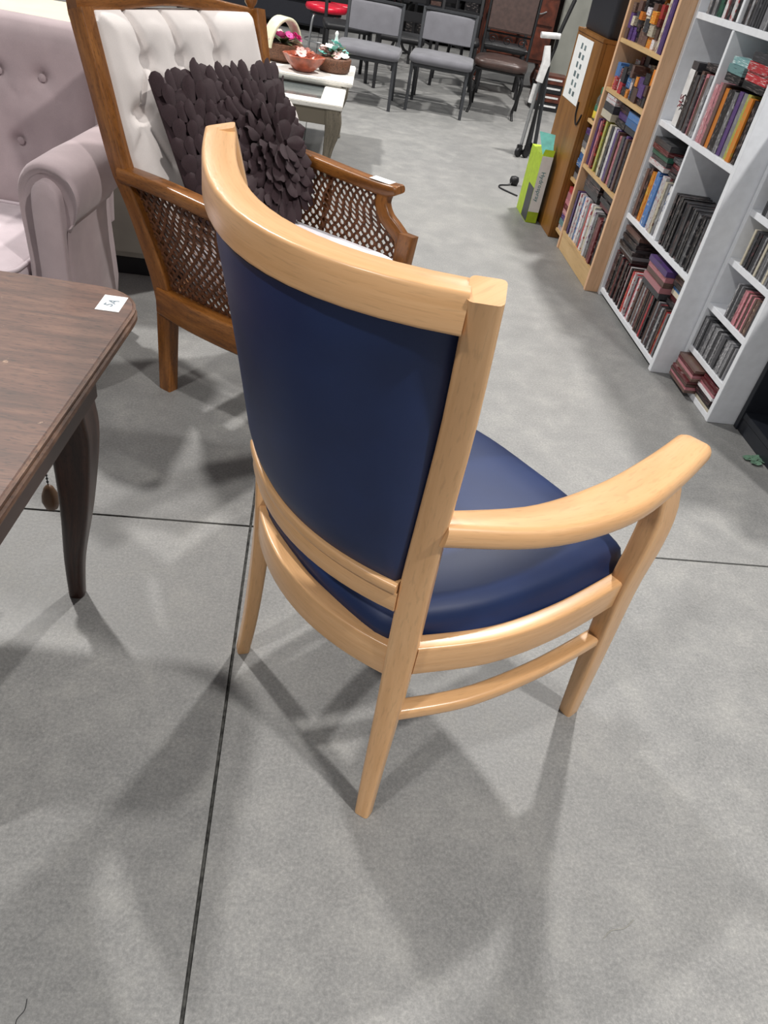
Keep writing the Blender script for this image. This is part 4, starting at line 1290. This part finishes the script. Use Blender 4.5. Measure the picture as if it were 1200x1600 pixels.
box('plinth', M['black'], -0.07, 0.38, 0.01, 0.44, 0, 0.0395, lk, 0)

# ------------------------------------------------------------------ carved sideboard, far sofa, far black chairs, stool, iron table
sb = thing('sideboard', 'dark red brown carved wooden sideboard with curled legs behind the leather chair', 'sideboard', (1.98, 9.0, 0), R(-6))
box('carcass', M['redwood'], -0.36, 0.36, 0, 0.45, 0.26, 0.86, sb, 0.006)
box('top_board', M['redwood'], -0.40, 0.40, -0.03, 0.48, 0.861, 0.892, sb, 0.006)
for x0 in (-0.34, 0.005):
    d_ = box('drawer', M['redwood'], x0, x0 + 0.335, -0.02, -0.001, 0.60, 0.82, sb, 0.006)
    tube(spl([(x0 + 0.10, -0.022, 0.72), (x0 + 0.17, -0.045, 0.695), (x0 + 0.24, -0.022, 0.72)], 10), 0.007, 6).build('handle', M['steel'], d_, 60)
    box('door', M['redwood'], x0, x0 + 0.335, -0.02, -0.001, 0.29, 0.58, sb, 0.006)
for lx, sx in ((-0.32, -1), (0.32, 1)):
    for ly in (0.04, 0.41):
        sweep(spl([(lx, ly, 0.26), (lx + 0.03 * sx, ly - 0.02, 0.18), (lx - 0.01 * sx, ly, 0.08), (lx + 0.03 * sx, ly - 0.03, 0.0)], 12), spl([(0.06, 0.06), (0.06, 0.06), (0.036, 0.036), (0.05, 0.05)], 12), Vector((1, 0, 0)), 0.01).build('leg', M['redwood'], sb)
for i, (c, m_) in enumerate((('white', 'paper'), ('pale blue', 'teal'), ('white', 'white_grip'))):
    t_ = pad('folded_cloth', M[m_], None, -0.16, 0.16, -0.12, 0.12, 0, 0.036, 0.012, 0.03, 0.003)
    t_.location = (2.13, 9.16, 0.8935 + 0.0415 * i)
    t_.rotation_euler = (0, 0, R(-6 + 5 * i))
    tag(t_, f'{c} folded cloth, {ORD[i]} from the bottom of the pile on the carved sideboard', 'cloth', 'folded cloths')

sf = thing('sofa', 'very dark navy sofa far behind the flower baskets', 'sofa', (-0.75, 10.7, 0), R(-6))
box('base', M['navybin'], -1.1, 0.75, 0.0, 0.85, 0.06, 0.30, sf, 0.02)
pad('seat_cushion', M['navybin'], sf, -0.88, -0.18, -0.02, 0.62, 0.301, 0.44, 0.03, 0.05, 0.02)
pad('seat_cushion', M['navybin'], sf, -0.17, 0.53, -0.02, 0.62, 0.301, 0.44, 0.03, 0.05, 0.02)
for x0, x1 in ((-1.1, -0.9), (0.55, 0.75)):
    box('arm', M['navybin'], x0, x1, 0.0, 0.82, 0.301, 0.62, sf, 0.05)
box('back_rest', M['navybin'], -0.88, 0.53, 0.63, 0.88, 0.301, 0.90, sf, 0.06)
for x in (-1.05, 0.70):
    for y in (0.05, 0.80):
        box('foot', M['black'], x - 0.03, x + 0.03, y - 0.03, y + 0.03, 0, 0.0595, sf, 0.003)

rs = thing('stool', 'round red vinyl seat on bent steel tube legs far behind the flower baskets', 'stool', (-0.02, 9.0, 0), 0)
lathe([(0.17, 0.395), (0.205, 0.402), (0.215, 0.425), (0.205, 0.452), (0.15, 0.462), (0.01, 0.466)], 26).build('seat', M['red_vinyl'], rs, 60)
lathe([(0.15, 0.37), (0.16, 0.372), (0.16, 0.394), (0.15, 0.3945)], 22).build('seat_ring', M['black_metal'], rs, 40)
for k_ in range(4):
    a = R(45 + 90 * k_)
    c_, s_ = math.cos(a), math.sin(a)
    tube(spl([(0.12 * c_, 0.12 * s_, 0.385), (0.18 * c_, 0.18 * s_, 0.34), (0.21 * c_, 0.21 * s_, 0.15), (0.225 * c_, 0.225 * s_, 0)], 12), 0.011, 8).build('leg', M['steel'], rs, 60)
tube([(0.205 * math.cos(R(q)), 0.205 * math.sin(R(q)), 0.14) for q in range(0, 361, 15)], 0.007, 6).build('foot_ring', M['steel'], rs, 60)
rc = thing('folding_chair', 'red seated metal chair right beside the round red stool', 'chair', (0.30, 9.35, 0), R(15))
pad('seat', M['red_vinyl'], rc, -0.20, 0.20, 0, 0.38, 0.40, 0.445, 0.018, 0.05, 0.012)
for sx in (-1, 1):
    tube(spl([(0.19 * sx, -0.02, 0), (0.18 * sx, 0.02, 0.38), (0.18 * sx, 0.36, 0.39)], 12), 0.011, 8).build('front_leg', M['grey_metal'], rc, 60)
    tube(spl([(0.19 * sx, 0.44, 0), (0.18 * sx, 0.38, 0.42), (0.18 * sx, 0.46, 0.86)], 12), 0.011, 8).build('rear_leg', M['grey_metal'], rc, 60)
box('back_pad', M['redwood'], -0.175, 0.175, 0.425, 0.45, 0.64, 0.84, rc, 0.008)


def black_chair(x, y, rz, label, first=None):
    if first:
        t = copy_tree(first)
        t.location = (x, y, 0)
        t.rotation_euler = (0, 0, rz)
        t['label'] = label
        return t
    t = thing('dining_chair', label, 'chair', (x, y, 0), rz, 'black chairs in the far clutter')
    pad('seat', M['black'], t, -0.22, 0.22, 0, 0.42, 0.38, 0.43, 0.02, 0.05, 0.015)
    for sx in (-1, 1):
        sweep([(0.19 * sx, 0.03, 0.38), (0.20 * sx, 0.0, 0)], (0.03, 0.03), Vector((1, 0, 0)), 0.004).build('front_leg', M['black'], t)
        sweep(spl([(0.19 * sx, 0.46, 0), (0.19 * sx, 0.40, 0.40), (0.19 * sx, 0.50, 0.98)], 10), (0.03, 0.034), Vector((1, 0, 0)), 0.004).build('rear_leg', M['black'], t)
        sweep([(0.195 * sx, 0.02, 0.16), (0.19 * sx, 0.44, 0.16)], (0.016, 0.022), Vector((1, 0, 0)), 0.003).build('stretcher', M['black'], t)
    for z, y0 in ((0.55, 0.425), (0.70, 0.448), (0.86, 0.475)):
        box('back_slat', M['black'], -0.18, 0.18, y0, y0 + 0.016, z, z + 0.08, t, 0.003)
    return t


bc = black_chair(0.20, 7.85, R(4), 'black wooden chair directly behind the left grey chair')
black_chair(0.70, 8.15, R(175), 'black wooden chair between and behind the two grey chairs', bc)
black_chair(1.26, 8.30, R(-8), 'black wooden chair behind the right grey chair, left of the leather chair', bc)
black_chair(0.82, 9.95, R(170), 'black wooden chair right of the red seated metal chair', bc)
black_chair(1.40, 9.95, R(12), 'black wooden chair farthest back, in front of the long black shelf', bc)
black_chair(1.74, 8.30, R(-10), 'black wooden chair in front of the carved sideboard', bc)
it = thing('iron_table', 'round black iron table with scrolled base behind the grey chairs', 'table', (0.75, 9.05, 0))
lathe([(0.28, 0.70), (0.29, 0.704), (0.29, 0.72), (0.01, 0.722)], 30).build('table_top', M['black'], it, 40)
for k_ in range(3):
    a = R(20 + 120 * k_)
    c_, s_ = math.cos(a), math.sin(a)
    pts = spl([(0.25 * c_, 0.25 * s_, 0), (0.18 * c_, 0.20 * s_, 0.12), (0.06 * c_, 0.06 * s_, 0.20), (0.03 * c_, 0.03 * s_, 0.40), (0.10 * c_, 0.10 * s_, 0.60), (0.22 * c_, 0.22 * s_, 0.70)], 22)
    tube(pts, 0.014, 8).build('scroll_leg', M['black_metal'], it, 60)
tube([(0.13 * math.cos(R(q)), 0.13 * math.sin(R(q)), 0.16) for q in range(0, 361, 20)], 0.009, 6).build('ring', M['black_metal'], it, 60)
ls = thing('shelf_unit', 'long low black shelf unit across the far end of the clutter', 'shelf', (1.6, 11.4, 0), R(-5))
for z in (0.05, 0.40, 0.78, 1.16):
    box('shelf', M['black_lam'], -0.98, 2.18, 0, 0.40, z, z + 0.025, ls, 0.002)
for x in (-1.0, 0.05, 1.1, 2.18):
    box('upright', M['black_lam'], x, x + 0.019, -0.002, 0.40, 0, 1.22, ls, 0.002)
box('back_panel', M['black'], -1.0, 2.2, 0.401, 0.412, 0, 1.22, ls, 0)
bcols = ['dark red', 'brown', 'black', 'dark grey', 'brown', 'dark red', 'white', 'brown', 'black', 'grey']
for lv, z in enumerate((0.075, 0.425, 0.805)):
    for i in range(9):
        x = -0.80 + (i // 3) * 1.06 + (i % 3) * 0.30 + sr.uniform(-0.03, 0.03)
        c = sr.choice(bcols)
        w_, h_ = sr.uniform(0.12, 0.22), sr.uniform(0.12, 0.26)
        o = item('storage_box', c, x - w_ / 2, x + w_ / 2, 0.06, 0.32, z + 0.001, z + h_, f'{c} storage box, {ORD[i]} from the left on {("lowest", "middle", "top")[lv]} level of the far black shelf', 'box', 'boxes on the far black shelf')
        o.location = Matrix.Translation((1.6, 11.4, 0)) @ Matrix.Rotation(R(-5), 4, 'Z') @ o.location
        o.rotation_euler = (0, 0, R(-5))
